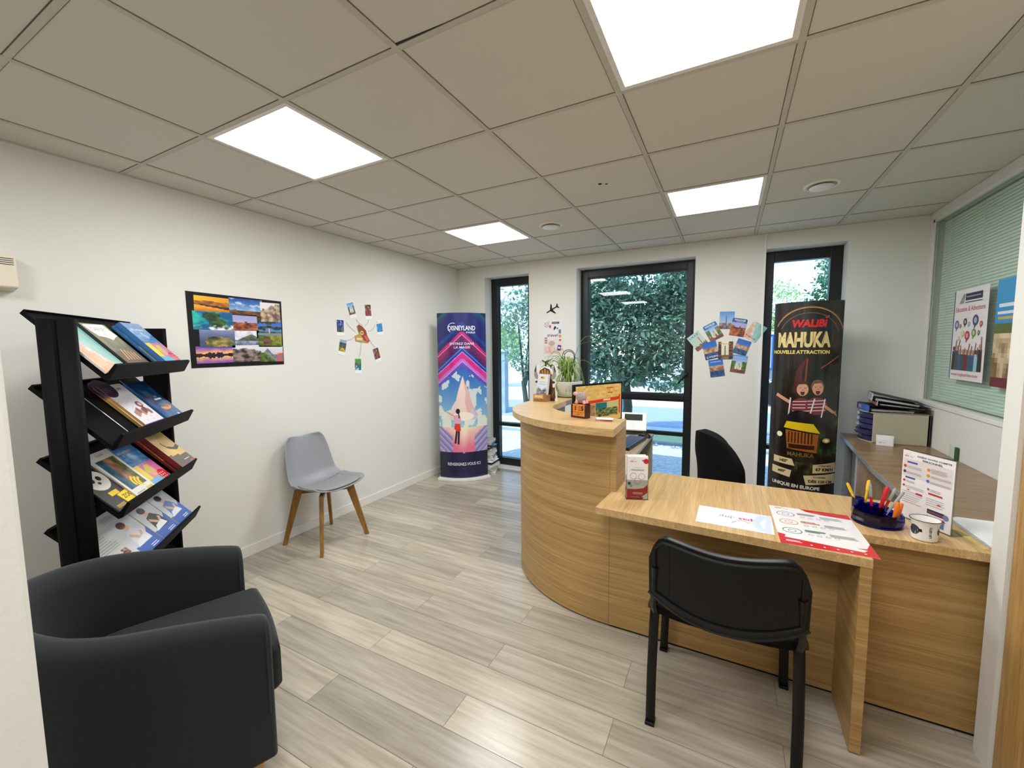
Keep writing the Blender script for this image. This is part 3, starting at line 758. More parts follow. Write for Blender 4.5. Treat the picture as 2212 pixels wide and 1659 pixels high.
rim = [(backf(i / 20, 0)[0] * 1.0, backf(i / 20, 0)[1] + .004, backf(i / 20, 0)[2] - .004) for i in range(21)]
MB().tube(rim, .016, 8).obj('lower_rim', 'black_plastic', t, smooth=True)

# grey shell chair by the left wall, facing +x
t = thing('shell_chair', 'grey shell chair with a padded seat and splayed beech legs by the left wall', 'chair', (-2.79, 2.13, 0), -pi / 2)
def shellf(u, v):     # v 0 front edge of seat .. 1 top of back ; local front = +y
    a = 2 * u - 1
    sp = [(0.0, .225, .452, .19), (.12, .20, .448, .225), (.28, .11, .436, .24), (.45, -.02, .430, .238), (.56, -.12, .445, .225), (.64, -.175, .50, .215), (.74, -.205, .60, .205), (.86, -.235, .72, .19), (.95, -.255, .80, .168), (1.0, -.262, .828, .135)]
    for k in range(len(sp) - 1):
        if sp[k][0] <= v <= sp[k + 1][0]:
            q = (v - sp[k][0]) / (sp[k + 1][0] - sp[k][0]); y, z, w = [sp[k][i] + (sp[k + 1][i] - sp[k][i]) * q for i in (1, 2, 3)]; break
    if v < .12: w = .225 * sqrt(max(0.02, 1 - ((.12 - v) / .125) ** 2)) * .35 + w * .65
    side = abs(a) ** 2.6
    lift = (.058 if v < .5 else .058 * max(0, 1 - (v - .5) / .2)) * side * (.35 + .65 * min(1, v / .18))
    wrap = .05 * side * (1 if v > .6 else max(0, (v - .35) / .25))
    dip = -.018 * max(0, (v - .93) / .07) * (1 - abs(a)) * (1 if v > .93 else 0)
    return (a * w, y + wrap, z + lift + dip)
MB().grid(shellf, 22, 34).obj('seat_shell', 'grey_plastic', t, smooth=True, solid=.010, subsurf=1)
def padf(u, v):
    a = 2 * u - 1; q = .085 + v * .43; p = shellf(.5 + a * .405, q); return (p[0] * (1 - .10 * max(0, .2 - v)), p[1], p[2] + .010 + .017 * (1 - a ** 4) * (1 - (2 * v - 1) ** 6))
MB().grid(padf, 18, 18).obj('seat_pad', 'grey_leather', t, smooth=True, solid=.006)
for sx in (-1, 1):
    for sy in (-1, 1):
        top = Vector((sx * .13, sy * .13, .425)); ft = Vector((sx * .213, sy * .213, 0))
        m = MB(); d = Vector((sx, sy, 0)).normalized(); e = Vector((-d.y, d.x, 0))
        vs = []
        for p, a, b in ((ft, .016, .011), (top, .030, .014)):
            for q1, q2 in ((-1, -1), (1, -1), (1, 1), (-1, 1)): vs.append(p + d * a * q1 + e * b * q2)
        m.add(vs, [(0, 3, 2, 1), (4, 5, 6, 7), (0, 1, 5, 4), (1, 2, 6, 5), (2, 3, 7, 6), (3, 0, 4, 7)])
        m.obj('leg', 'legwood', t, bevel=.003)
m = MB()
for s in (-1, 1):
    m.box(-.17, .17, -.016, .016, .395, .42, Matrix.Rotation(s * pi / 4, 4, 'Z'))
m.obj('cross_frame', 'legwood', t, bevel=.002)
MB().box(-.09, .09, -.09, .09, .42, .432).obj('mount_plate', 'black_metal', t)

# charcoal tub armchair
FD = R(22.5)
t = thing('armchair', 'charcoal fabric tub armchair in the near left corner', 'armchair', (-1.655, .915, 0), -FD)
AW, AD, AT = .375, .70, .115       # half width, depth, wall thickness
def upath(s):                      # s 0..1 around the U from near arm (x+) front, round the back, to far arm front
    st = .36; L1 = AD - st; La = pi * AW * .97
    tot = 2 * L1 + La; d = s * tot
    if d < L1: return (AW, -d, 1, 0)
    if d > L1 + La: return (-AW, -(tot - d), -1, 0)
    a = (d - L1) / La * pi; return (AW * cos(a), -L1 - st * sin(a), cos(a), -sin(a))
def rimz(s): return .605 + .145 * (sin(pi * s) ** .85) 
prof = []
def section(s):
    x, y, nx, ny = upath(s); zt = rimz(s); pts = []
    pr = [(0, .13), (.0, .30), (.004, zt - .06), (-.004, zt - .025), (-.022, zt - .006), (-.05, zt), (-.078, zt - .005), (-.103, zt - .024), (-.115, zt - .06), (-AT - .002, .42), (-AT, .30), (-AT, .13)]
    return [(x + nx * o, y + ny * o, z) for o, z in pr]
NS = 56; m = MB(); vs = []; npf = 12
for i in range(NS + 1): vs += section(i / NS)
fs = [(i * npf + k, i * npf + (k + 1) % npf, (i + 1) * npf + (k + 1) % npf, (i + 1) * npf + k) for i in range(NS) for k in range(npf)]
fs += [tuple(range(npf)), tuple(NS * npf + k for k in range(npf - 1, -1, -1))]
m.add(vs, fs); m.obj('body', 'fabric', t, smooth=True, bevel=.014, seg=3, angle=50)
for s in (0, 1):
    sec = section(s); nx = upath(s)[2]
    cx = sum(p[0] for p in sec) / len(sec)
    loop = [(cx + (p[0] - cx) * 1.0, p[1] - .016, p[2]) for p in sec[1:-1]]
    loop = [(p[0] + (.0015 if p[0] > cx else -.0015), p[1], p[2] + .0015) for p in loop]
    MB().tube(loop, .0028, 6).obj('seam', 'fabric', t, smooth=True)
def cush(u, v):
    return ((u - .5) * 2 * (AW - AT - .002), .045 - v * (AD - .12), 0)
m = MB(); hw = AW - AT - .003
outl = [(-hw, -.40), (-hw, .03)] + [(-hw + .02 + (2 * hw - .04) * i / 8, .045 + .012 * sin(pi * i / 8)) for i in range(9)] + [(hw, .03), (hw, -.40)] + [(hw * cos(pi * i / 12), -.40 - .18 * sin(pi * i / 12)) for i in range(1, 12)]
m.prism(outl, .27, .44); m.obj('seat_cushion', 'fabric', t, smooth=True, bevel=.04, seg=5, angle=60)
m = MB(); m.prism([(p[0], min(p[1], -.012)) for p in outl], .13, .268); m.obj('seat_base', 'fabric', t, bevel=.004)
for x, y in ((.31, -.06), (-.31, -.06), (.24, -.56), (-.24, -.56)):
    MB().lathe([(.017, 0), (.024, .06), (.028, .13)], (x, y, 0), 20).obj('leg', 'palewood', t, smooth=True)

# office chair back behind the desk
t = thing('office_chair', 'black office chair behind the desk, only its backrest showing', 'office chair', (.10, 2.92, 0), R(-58))
def ocb(u, v):
    a = 2 * u - 1; ww = .235 * (1 - .35 * max(0, v - .6) ** 1.5 / .25) * (1 - .12 * (1 - v) ** 2); z = .56 + .42 * v - .05 * abs(a) ** 3 * v
    return (a * ww, -.20 - .05 * v + .05 * a * a - .05 * sin(pi * v) * -.5, z)
MB().grid(ocb, 18, 18).obj('backrest', 'black_fabric', t, smooth=True, solid=.05, bevel=.012, seg=3)
MB().grid(lambda u, v: ((u - .5) * .48, (v - .5) * .46, .48 + .02 * (v - .5) ** 2 - .012 * abs(2 * u - 1) ** 3), 14, 14).obj('seat', 'black_fabric', t, smooth=True, solid=.07, bevel=.02, seg=3)
MB().tube([(0, -.05, .40), (0, -.24, .44), (0, -.275, .60)], .022, 8).obj('back_arm', 'black_metal', t, smooth=True)
MB().tube([(0, 0, .10), (0, 0, .45)], .025, 14).obj('gas_column', 'black_metal', t, smooth=True)
m = MB()
for k in range(5):
    a = 2 * pi * k / 5; m.tube([(0, 0, .11), (.26 * cos(a), .26 * sin(a), .075)], [.028, .016], 8)
m.obj('star_base', 'black_plastic', t, smooth=True)
for k in range(5):
    a = 2 * pi * k / 5; MB().tube([(.26 * cos(a) - .02 * sin(a), .26 * sin(a) + .02 * cos(a), .03), (.26 * cos(a) + .02 * sin(a), .26 * sin(a) - .02 * cos(a), .03)], .03, 14).obj('caster', 'rubber', t, smooth=True)

# ================================================================== MAGAZINE RACK
RA = Vector((-2.29, .667, 0)); RZ = atan2(.676, -.737); RL = .78
rackM = Matrix.Translation(RA) @ Matrix.Rotation(RZ, 4, 'Z')
t = thing('magazine_rack', 'tall black wooden magazine rack with sloping shelves in the left corner', 'magazine rack', mat=rackM)
for x in (0, RL):
    m = MB(); s = -1 if x == 0 else 1
    def pan(u, v, s=s, x=x): return (x + s * .014 * (1 - (2 * u - 1) ** 2), .118 * u, 1.632 * v)
    m.grid(pan, 10, 1); m.obj('side_panel', 'rack', t, smooth=True, solid=.016)
    MB().box(x - .006 + s * .022, x + .006 + s * .022, .054, .064, .0, 1.63).obj('panel_seam', 'rack', t, bevel=.002)
TIERS = [1.406, 1.115, .823, .532, .24]
def tray(V):
    m = MB(); pr = [(-.070, V), (.155, V + .25), (.147, V + .259), (.158, V + .262), (.172, V + .246), (-.068, V - .022), (-.082, V - .018), (-.112, V + .040), (-.103, V + .047)]
    n = len(pr); vs = [(x, a, b) for x in (.009, RL - .009) for a, b in pr]
    m.add(vs, [tuple(range(n)), tuple(range(2 * n - 1, n - 1, -1))] + [(i, n + i, n + (i + 1) % n, (i + 1) % n) for i in range(n)]); return m
for V in TIERS: tray(V).obj('shelf', 'rack', t)
m = MB()
for k in (.19, .39, .585):
    m.tube([(k, -.066, 1.115 + .006), (k, .14, 1.115 + .237)], .002, 6)
m.obj('divider', 'edge', t)
m = MB(); m.box(.01, RL - .01, .05, .065, .02, .16); m.obj('kick_board', 'rack', t)
SLN = Vector((0, .669, .743)).normalized(); NRM = Vector((0, -.743, .669)).normalized()
def slot(V, x, s0=.004, off=.0, tilt=0.0):
    o = Vector((x, -.070, V)) + SLN * s0 + NRM * (.0045 + off)
    Mx = Matrix(((1, 0, 0, o.x), (0, -NRM.y, SLN.y, o.y), (0, -NRM.z, SLN.z, o.z), (0, 0, 0, 1)))
    return rackM @ Mx @ Matrix.Rotation(tilt, 4, 'Y')
def magazine(kind, V, x, label, edge, draw, count=1, th=.006, wd=.198, ht=.278, group=None, tilt=0, copies=None, off0=0, s0=.004):
    """the copy on top carries the cover art; the ones beneath are copies with their own labels"""
    first = None; res = []
    for k in range(count):
        lab = label if k == 0 else copies[k - 1]
        mt = slot(V, x + (.0025 * k * (-1) ** k), s0, off0 + (count - 1 - k) * (th + .0006), tilt)
        if first is None:
            o = thing(kind, lab, 'magazine' if 'brochure' not in kind else 'brochure', mat=mt, group=group)
            MB().box(.001, wd - .001, -th + .0006, 0, .0, ht - .001).obj('pages', edge, o)
            a = Art(lift=.00015); a.layer = 0; a.rect(0, 0, wd, ht, (200, 200, 200)); draw(a, wd, ht)
            c = a.obj('cover', o, 'gloss_print'); c.location = (0, -th + .0003, 0); first = o
            MB().box(0, .0016, -th - .0003, .0002, 0, ht).obj('spine', edge, o)
        else: o = dup(first, mt, lab)
        res.append(o)
    return res
def d_beach(a, w, h): a.raster(0, 0, w, h, 20, 28, scape('beach', 3)); a.rect(w * .33, h * .5, w * .345, h * .52, (120, 80, 70))
def d_book(a, w, h):
    a.raster(0, 0, w, h, 18, 26, lambda u, v: mix((90, 86, 74), (120, 124, 84) if v > .4 else (104, 92, 84), v + nz(u, v, 6)))
    a.poly([(w * .08, h * .97), (w * .9, h), (w * .93, h * .86), (w * .99, h * .74), (w * .8, h * .7), (w * .6, h * .64), (w * .44, h * .7), (w * .2, h * .72), (w * .12, h * .84)], (236, 234, 230))
    a.text('CARNET', w * .52, h * .84, (150, 110, 116), .022); a.lines(w * .35, h * .74, w * .75, h * .81, 3, (160, 150, 150))
    for k in range(5): a.line(w * (.25 + .13 * k), h * .2, w * (.40 + .1 * k), h * (.44 - .02 * k), .008, (214, 168, 140))
def d_blue(a, w, h):
    a.raster(0, h * .5, w, h, 16, 20, scape('water', 5)); a.raster(0, 0, w, h * .5, 16, 16, lambda u, v: (120, 180, 220) if v < .3 else ((236, 210, 60) if u < .34 else mix((240, 130, 150), (200, 110, 170), v)))
    a.circ(w * .55, h * .30, w * .17, (226, 170, 130), rz=h * .13); a.poly([(w * .3, h * .3), (w * .5, h * .46), (w * .7, h * .44), (w * .6, h * .36), (w * .45, h * .25)], (206, 190, 60))
    a.circ(w * .8, h * .14, w * .2, (224, 40, 46), rz=h * .12)
    for k in range(9): a.circ(w * (.68 + .09 * (k % 3)), h * (.08 + .05 * (k // 3)), .004, (245, 240, 240), 8)
    a.text('ma semaine', w * .45, h * .80, (232, 240, 248), .016, shear=.2); a.text('club', w * .5, h * .73, (232, 240, 248), .013)
def d_white(a, w, h):
    a.rect(0, 0, w, h, (234, 232, 232)); a.rect(0, 0, w, h * .09, (104, 54, 160)); a.rect(w * .1, h * .03, w * .9, h * .045, (210, 190, 230))
    a.circ(w * .2, h * .93, w * .34, (58, 46, 60), rz=h * .2); a.lines(w * .05, h * .84, w * .4, h * .95, 3, (180, 160, 180)); a.ring(w * .2, h * .93, w * .36, .004, (96, 50, 140), rz=.8)
    rn = random.Random(3)
    for k in range(40): a.circ(w * rn.uniform(.05, .95), h * rn.uniform(.12, .72), .0022, (150, 140, 160), 6); a.layer -= 1
    a.layer += 1
    for k in range(7): a.circ(w * (.22 + .1 * k), h * (.32 + .03 * (k % 3)), w * .07, mix((90, 50, 50), (190, 140, 120), rn.random()), 10, rz=h * .07)
    a.circ(w * .72, h * .5, w * .13, (110, 60, 66), rz=h * .07); a.circ(w * .74, h * .5, w * .07, (226, 196, 180), rz=h * .04)
    a.text('guide', w * .68, h * .86, (60, 56, 70), .018)
def d_navy(a, w, h):
    a.raster(0, 0, w, h, 12, 18, lambda u, v: mix((24, 92, 150), (16, 50, 90), v + nz(u, v, 5)))
    a.circ(w * .42, h * .68, w * .16, (60, 90, 110), rz=h * .09); a.circ(w * .58, h * .32, w * .27, (226, 150, 70), rz=h * .07); a.circ(w * .66, h * .35, w * .13, (170, 90, 50), rz=h * .05); a.circ(w * .5, h * .38, w * .2, (70, 100, 140), rz=h * .05)
    a.rect(w * .45, h * .51, w * .82, h * .55, (214, 226, 236)); a.text('2024', w * .63, h * .575, (190, 214, 230), .012); a.poly([(w * .72, h * .05), (w * .9, h * .06), (w * .8, h * .12), (w * .74, h * .13)], (226, 232, 240))
def d_panda(a, w, h):
    a.raster(0, 0, w, h, 16, 24, lambda u, v: mix((70, 96, 50), (36, 50, 30), nz(u, v, 6) + .5) if v > .42 + u * .1 else (44, 40, 44))
    for x, z, r in ((.18, .72, .1), (.7, .74, .1)): a.circ(w * x, h * z, w * r, (28, 26, 28))
    a.circ(w * .44, h * .58, w * .36, (222, 220, 212), rz=h * .2)
    for x in (.32, .56): a.circ(w * x, h * .6, w * .075, (30, 28, 30), rz=h * .045)
    a.circ(w * .44, h * .52, w * .05, (34, 30, 30), rz=h * .025)
    a.poly([(w * .5, h * .02), (w * .96, h * .05), (w * .94, h * .26), (w * .46, h * .24)], (246, 214, 20)); a.text('ZOO', w * .72, h * .12, (60, 50, 10), .022, bold=.02)
    a.rect(w * .3, h * .25, w * .62, h * .33, (236, 196, 30)); a.rect(w * .1, h * .04, w * .42, h * .1, (160, 130, 60)); a.text('PARC', w * .25, h * .84, (214, 196, 40), .02)
def d_banana(a, w, h):
    a.rect(0, 0, w, h, (230, 228, 222)); a.raster(w * .1, h * .18, w * .9, h * .84, 14, 20, lambda u, v: mix((60, 120, 130), (44, 70, 90), nz(u, v, 5) + .5) if u < .36 else (mix((190, 140, 110), (110, 70, 50), nz(u, v, 5) + .5) if u < .7 else mix((50, 60, 30), (130, 120, 60), nz(u, v, 9) + .5)))
    for k in range(3): a.ring(w * (.82 - .1 * k), h * (.20 + .03 * k), w * .22, w * .07, (246, 214, 20), a0=pi * .55, a1=pi * 1.15)
    a.rect(w * .1, h * .07, w * .5, h * .085, (150, 150, 150)); a.rect(w * .6, h * .05, w * .9, h * .1, (226, 200, 80)); a.text('le guide', w * .5, h * .9, (150, 130, 90), .016)
def d_fram(a, w, h):
    a.raster(0, 0, w, h, 16, 24, lambda u, v: (96, 88, 82) if v < .28 - .1 * u + .05 else mix((250, 196, 110), (206, 176, 110), v + nz(u, v, 3) * .6))
    a.poly([(w * .35, h * .52), (w * .5, h * .44), (w * .75, h * .38), (w, h * .42), (w, h * .5), (w * .7, h * .46), (w * .5, h * .52)], (66, 54, 48)); a.circ(w * .34, h * .62, w * .04, (60, 44, 40)); a.line(w * .34, h * .6, w * .46, h * .47, .012, (70, 54, 48))
    a.text('FRAM', w * .42, h * .84, (70, 34, 30), .03, bold=.03); a.rect(w * .5, h * .12, w * .85, h * .135, (230, 226, 220)); a.rect(w * .74, h * .03, w * .92, h * .07, (226, 60, 70))
def d_sheet(a, w, h):
    a.rect(0, 0, w, h, (214, 214, 212)); a.lines(w * .1, h * .42, w * .85, h * .78, 9, (120, 122, 126), .0018, 4); a.lines(w * .15, h * .84, w * .6, h * .93, 2, (100, 100, 104), .004, 5)
    a.raster(w * .34, h * .2, w * .55, h * .32, 6, 5, scape('people', 5)); a.raster(w * .62, h * .24, w * .83, h * .36, 6, 5, scape('people', 8)); a.line(w * .2, h * .13, w * .9, h * .17, .003, (220, 214, 60))
def d_health(seed, hair, shirt, skin=(222, 178, 150)):
    def f(a, w, h):
        a.rect(0, 0, w, h, (206, 212, 216)); a.poly([(0, 0), (w, 0), (w, h * .42), (w * .7, h * .26), (w * .3, h * .2), (0, h * .22)], (44, 96, 182))
        a.ring(w * .78, h * .9, .018, .0012, (90, 100, 120)); a.lines(w * .1, h * .82, w * .6, h * .94, 4, (110, 118, 130), .0016, seed)
        a.poly([(w * .2, h * .2), (w * .28, h * .5), (w * .6, h * .56), (w * .82, h * .42), (w * .84, h * .2)], shirt)
        a.circ(w * .46, h * .62, w * .13, skin, rz=h * .085); a.circ(w * .42, h * .67, w * .16, hair, rz=h * .07); a.line(w * .3, h * .45, w * .55, h * .32, .018, skin); a.line(w * .75, h * .42, w * .6, h * .3, .018, skin)
        a.poly([(w * .15, h * .2), (w * .8, h * .22), (w * .7, h * .34), (w * .3, h * .3)], (236, 238, 242)); a.lines(w * .5, h * .05, w * .9, h * .12, 2, (226, 232, 244), .004, seed)
    return f
magazine('magazine', 1.406, .006, 'magazine with a beach and turquoise sea cover on the rack top shelf', 'page_edge', d_beach, 1, .008)
magazine('notebook_magazine', 1.406, .212, 'dark magazine with a torn white title patch, middle of the rack top shelf', 'dark_edge', d_book, 1, .018)
magazine('holiday_brochure', 1.406, .492, 'blue water brochure with pink picture, uppermost of the rack top shelf stack', 'blue_edge', d_blue, 5, .009, .196, group='blue brochures stacked on the top shelf',
    copies=['second blue brochure from the top of the stack on the rack top shelf', 'third blue brochure from the top of the stack on the rack top shelf', 'fourth blue brochure from the top of the stack on the rack top shelf', 'lowest blue brochure of the stack on the rack top shelf'])
magazine('magazine', 1.115, .285, 'thick gold-edged magazine lying under the white magazine on the second rack shelf', 'gold_edge', d_white, 1, .012)
magazine('magazine', 1.115, .293, 'white magazine with a purple bottom band on the second rack shelf', 'gold_edge', d_white, 1, .010, off0=.0125)
magazine('magazine', 1.115, .545, 'dark blue magazine with an orange shape on the second rack shelf', 'blue_edge', d_navy, 1, .006, off0=.009)
magazine('magazine', 1.115, .54, 'blue magazine hidden beneath the dark blue one on the second rack shelf', 'blue_edge', d_navy, 1, .008)
magazine('park_magazine', .823, .008, 'panda magazine with a yellow corner note on the third rack shelf', 'dark_edge', d_panda, 1, .006, .19)
magazine('magazine', .823, .165, 'white magazine with yellow curved shapes beside the panda magazine', 'page_edge', d_banana, 1, .006, .175, off0=.0065)
magazine('holiday_brochure', .823, .335, 'single blue water brochure on the third rack shelf, right of the yellow-marked magazine', 'blue_edge', d_blue, 1, .006, .196)
magazine('travel_catalogue', .823, .57, 'golden sunset travel catalogue, uppermost of the stack with dark red edges', 'red_edge', d_fram, 5, .010, .185, group='sunset travel catalogues on the third shelf',
    copies=['second golden sunset catalogue from the top of the dark red edged stack', 'third golden sunset catalogue from the top of the dark red edged stack', 'fourth golden sunset catalogue from the top of the dark red edged stack', 'lowest golden sunset catalogue of the dark red edged stack'])
magazine('leaflet', .532, -.0 + .008, 'white text sheet with small photos on the lowest visible rack shelf', 'page_edge', d_sheet, 1, .003, .19, off0=.006)
magazine('leaflet', .532, .012, 'white sheet lying crooked under the text sheet on the lowest visible rack shelf', 'page_edge', d_sheet, 1, .003, .19, s0=.0)
magazine('health_brochure', .532, .20, 'blue and grey brochure with a person in a pale shirt, left of row', 'page_edge', d_health(3, (90, 60, 50), (226, 226, 232)), 1, .004, .185, group='blue and grey brochures on the lowest shelf')
magazine('health_brochure', .532, .39, 'blue and grey brochure with a person in a black top, middle of row', 'page_edge', d_health(5, (60, 44, 40), (40, 40, 46)), 1, .004, .185, group='blue and grey brochures on the lowest shelf')
magazine('health_brochure', .532, .580, 'blue and grey brochure with a person in a blue shirt, right end of row', 'page_edge', d_health(7, (50, 36, 34), (90, 130, 200)), 1, .004, .183, group='blue and grey brochures on the lowest shelf')

# ================================================================== WALL DECORATION
t = thing('photo_collage', 'black board with twelve landscape photos on the left wall', 'photo collage', (XL, 1.412, 1.392), R(90))
MB().add([(0, 0, 0), (.63, 0, .004), (.634, 0, .486), (-.004, 0, .492), (0, -.003, 0), (.63, -.003, .004), (.634, -.003, .486), (-.004, -.003, .492)], [(0, 1, 2, 3), (4, 7, 6, 5), (0, 4, 5, 1), (1, 5, 6, 2), (2, 6, 7, 3), (3, 7, 4, 0)]) if 0 else None
m = MB(); m.prism([(0, 0), (.63, .002), (.634, .486), (-.004, .494)], 0, .003, Matrix.Rotation(pi / 2, 4, 'X')); m.obj('board', 'black_binder', t)
for k, (kd, u0, v0, u1, v1, an) in enumerate([('dune', .06, .76, .42, .965, -3), ('savanna', .40, .735, .765, .975, -1), ('bison', .745, .66, .985, .95, 2), ('reef', .04, .51, .43, .76, 1), ('dragontree', .685, .41, .99, .72, 0), ('canyon', .375, .51, .70, .74, 3),
        ('crater', .09, .27, .44, .53, -1), ('ridge', .70, .28, .985, .49, 0), ('lake', .435, .29, .71, .53, -1), ('sunset', .05, .055, .43, .285, 2), ('rock', .41, .06, .72, .30, 3), ('coast', .705, .055, .99, .295, -1)]):
    w_, h_ = (u1 - u0) * .63, (v1 - v0) * .49
    a = Art(lift=.0002); a.raster(0, 0, w_, h_, 34, 24, scape(kd, k + 1))
    o = a.obj('photo_print', t, 'print'); o.location = (u0 * .63, -.0034 - .0003 * (k % 4), v0 * .49); o.rotation_euler = (0, R(-an) * .4, 0)

# instant photos and their threads
PH = [('polaroid', (2.669, 1.91), (2.747, 1.933), (2.702, 1.783), 'square', 'instant photo with a grey street scene, upper left of the circle on the left wall'),
      ('polaroid', (2.881, 1.932), (2.966, 1.938), (2.883, 1.789), 'people', 'instant photo with a brown and red crowd, upper right of the photo circle'),
      ('polaroid', (2.556, 1.770), (2.639, 1.769), (2.546, 1.629), 'night', 'instant photo with a blue night picture, far left of the circle on the left wall'),
      ('polaroid', (3.003, 1.779), (3.09, 1.791), (3.029, 1.640), 'sea', 'instant photo with bright blue sea, far right of the circle on the left wall'),
      ('polaroid', (2.587, 1.603), (2.671, 1.582), (2.544, 1.467), 'flowers', 'instant photo with a mountain above yellow flowers, lower left of the circle'),
      ('polaroid', (2.735, 1.422), (2.818, 1.418), (2.725, 1.281), 'river', 'instant photo with a green river bank, bottom of the circle'),
      ('polaroid', (2.95, 1.508), (3.027, 1.53), (2.99, 1.369), 'people', 'instant photo with red and gold costumes, lower right of the circle')]
for k, (nm, tl, tr, bl_, kd, lab) in enumerate(PH):
    an = atan2(tr[1] - tl[1], tr[0] - tl[0])
    t = thing('instant_photo', lab, 'photo', group='instant photos in a circle', mat=Matrix.Translation((XL + .001, bl_[0], bl_[1])) @ Matrix.Rotation(pi / 2, 4, 'Z') @ Matrix.Rotation(-an, 4, 'Y'))
    W_, H_ = .085, .145
    MB().box(0, W_, -.0012, 0, 0, H_).obj('card', 'paper', t)
    a = Art(lift=.0001); a.raster(.005, .032, W_ - .005, H_ - .006, 12, 16, scape(kd, k + 20)); a.obj('picture', t).location = (0, -.0014, 0)
TH = [([(2.772, 1.785), (2.797, 1.755), (2.843, 1.733)], 'upper left'), ([(2.923, 1.787), (2.903, 1.752), (2.867, 1.722)], 'upper right'), ([(2.655, 1.749), (2.701, 1.706), (2.756, 1.666)], 'left'), ([(2.995, 1.744), (2.96, 1.692), (2.908, 1.681)], 'right'),
      ([(2.624, 1.590), (2.695, 1.594), (2.748, 1.627)], 'lower left'), ([(2.824, 1.605), (2.807, 1.494), (2.782, 1.424)], 'bottom'), ([(2.929, 1.594), (2.953, 1.556), (2.99, 1.524)], 'lower right')]
for p, nm in TH:
    a, b, c = [Vector((0, q[0], q[1])) for q in p]
    pts = [a * (1 - s) ** 2 + (2 * b - (a + c) / 2) * 2 * s * (1 - s) + c * s * s for s in [i / 10 for i in range(11)]]
    tag(MB().tube([(XL + .0035, q.y, q.z) for q in pts], .0012, 6).obj('thread', 'string', smooth=True), 'grey thread running from the centre ornament to the %s instant photo' % nm, 'thread', 'threads between the instant photos')
t = thing('wall_ornament', 'small red, gold and green ornament at the centre of the instant photos', 'ornament', (XL, 2.83, 1.63), R(90))
a = Art(lift=.0008)
a.poly([(-.075, -.01), (-.07, -.045), (.0, -.05), (.02, -.015), (.01, .0)], (190, 160, 100)); a.poly([(-.05, .09), (-.03, .105), (.01, .09), (.05, .05), (.06, .0), (.09, -.045), (.07, -.06), (.02, -.04), (-.005, .0), (-.02, .03), (-.045, .06)], (150, 60, 40))
a.poly([(-.05, .085), (-.045, .05), (-.02, .02), (0, -.01), (-.01, .03), (-.03, .07)], (96, 100, 56)); a.circ(.0, .03, .02, (226, 196, 90)); a.circ(.0, .03, .008, (60, 40, 20)); a.poly([(.02, .01), (.06, -.005), (.08, -.05), (.05, -.045)], (214, 90, 96)); a.rect(-.065, -.035, .0, -.02, (236, 216, 150))
o = a.obj('painted_face', t); o.location = (0, -.006, 0)
MB().prism([(-.08, 0), (-.075, -.05), (.0, -.056), (.07, -.066), (.095, -.046), (.065, .01), (.05, .055), (-.03, .11), (-.055, .09), (-.03, .02)], .0, .006, Matrix.Rotation(pi / 2, 4, 'X')).obj('backing', 'gold_edge', t)

# back wall: aeroplanes, travel poster, city cards
def plane_shape(s):
    half = [(0, 1.0), (.05, .93), (.065, .75), (.065, .42), (.62, .05), (.62, -.08), (.075, .10), (.06, -.45), (.28, -.66), (.28, -.76), (0, -.66)]
    pts = half + [(-x, y) for x, y in half[::-1][1:-1]]; return [(x * s, y * s) for x, y in pts]
def plane(loc, an, s, lab):
    m = MB(); m.prism(plane_shape(s), 0, .004, Matrix.Rotation(pi / 2, 4, 'X'))
    o = m.obj('aeroplane_decal', 'black_plastic'); o.matrix_world = Matrix.Translation(loc) @ Matrix.Rotation(R(an), 4, 'Y'); tag(o, lab, 'wall decoration', 'black aeroplane silhouettes'); return o
plane((-1.785, YB, 1.945), -118, .095, 'black aeroplane silhouette on the back wall above the travel poster')
plane((-1.855, YB, 1.32), -60, .085, 'black aeroplane silhouette on the back wall, mostly hidden behind the horned head display')
t = thing('travel_poster', 'small pale poster reading travel between the first two windows', 'poster', (-1.902, YB - .001, 1.435))
a = Art(); W_, H_ = .232, .385
a.raster(0, 0, W_, H_, 12, 20, lambda u, v: mix((226, 190, 176), (226, 224, 224), v * 2.2 + nz(u, v, 4) * .5))
a.ring(.035, .33, .028, .004, (80, 80, 86)); a.ring(.06, .365, .012, .002, (80, 80, 86)); a.line(.02, .315, .05, .345, .003, (90, 90, 96)); a.line(.02, .345, .05, .315, .003, (90, 90, 96))
a.rect(.10, .34, .19, .362, (60, 60, 64)); a.rect(.11, .349, .17, .352, (220, 220, 220)); a.circ(.145, .29, .034, (232, 232, 232)); a.poly([(.13, .31), (.15, .315), (.155, .29), (.14, .28), (.13, .265), (.12, .28)], (40, 40, 44)); a.poly([(.16, .29), (.178, .30), (.17, .27)], (40, 40, 44))
a.rect(.068, .295, .09, .325, (206, 60, 60)); a.rect(.185, .23, .212, .275, (96, 120, 160)); a.text('travel', .105, .195, (36, 36, 40), .034, w=.13, bold=.01, shear=.25); a.circ(.2, .20, .018, (206, 160, 80)); a.rect(.19, .145, .215, .165, (214, 70, 96))
for k in range(5): a.rect(.01, .12 + k * .014, .045, .129 + k * .014, ((150, 60, 60), (190, 150, 120))[k % 2])
a.circ(.1, .12, .04, (196, 170, 160), rz=.028); a.ring(.05, .05, .03, .003, (190, 120, 120)); a.ring(.1, .05, .035, .003, (170, 110, 120)); a.poly([(.165, .04), (.205, .035), (.215, .095), (.175, .10)], (32, 48, 110)); a.circ(.19, .068, .013, (226, 226, 236))
a.obj('printed_face', t); MB().box(0, W_, 0, .001, 0, H_).obj('sheet', 'paper', t)

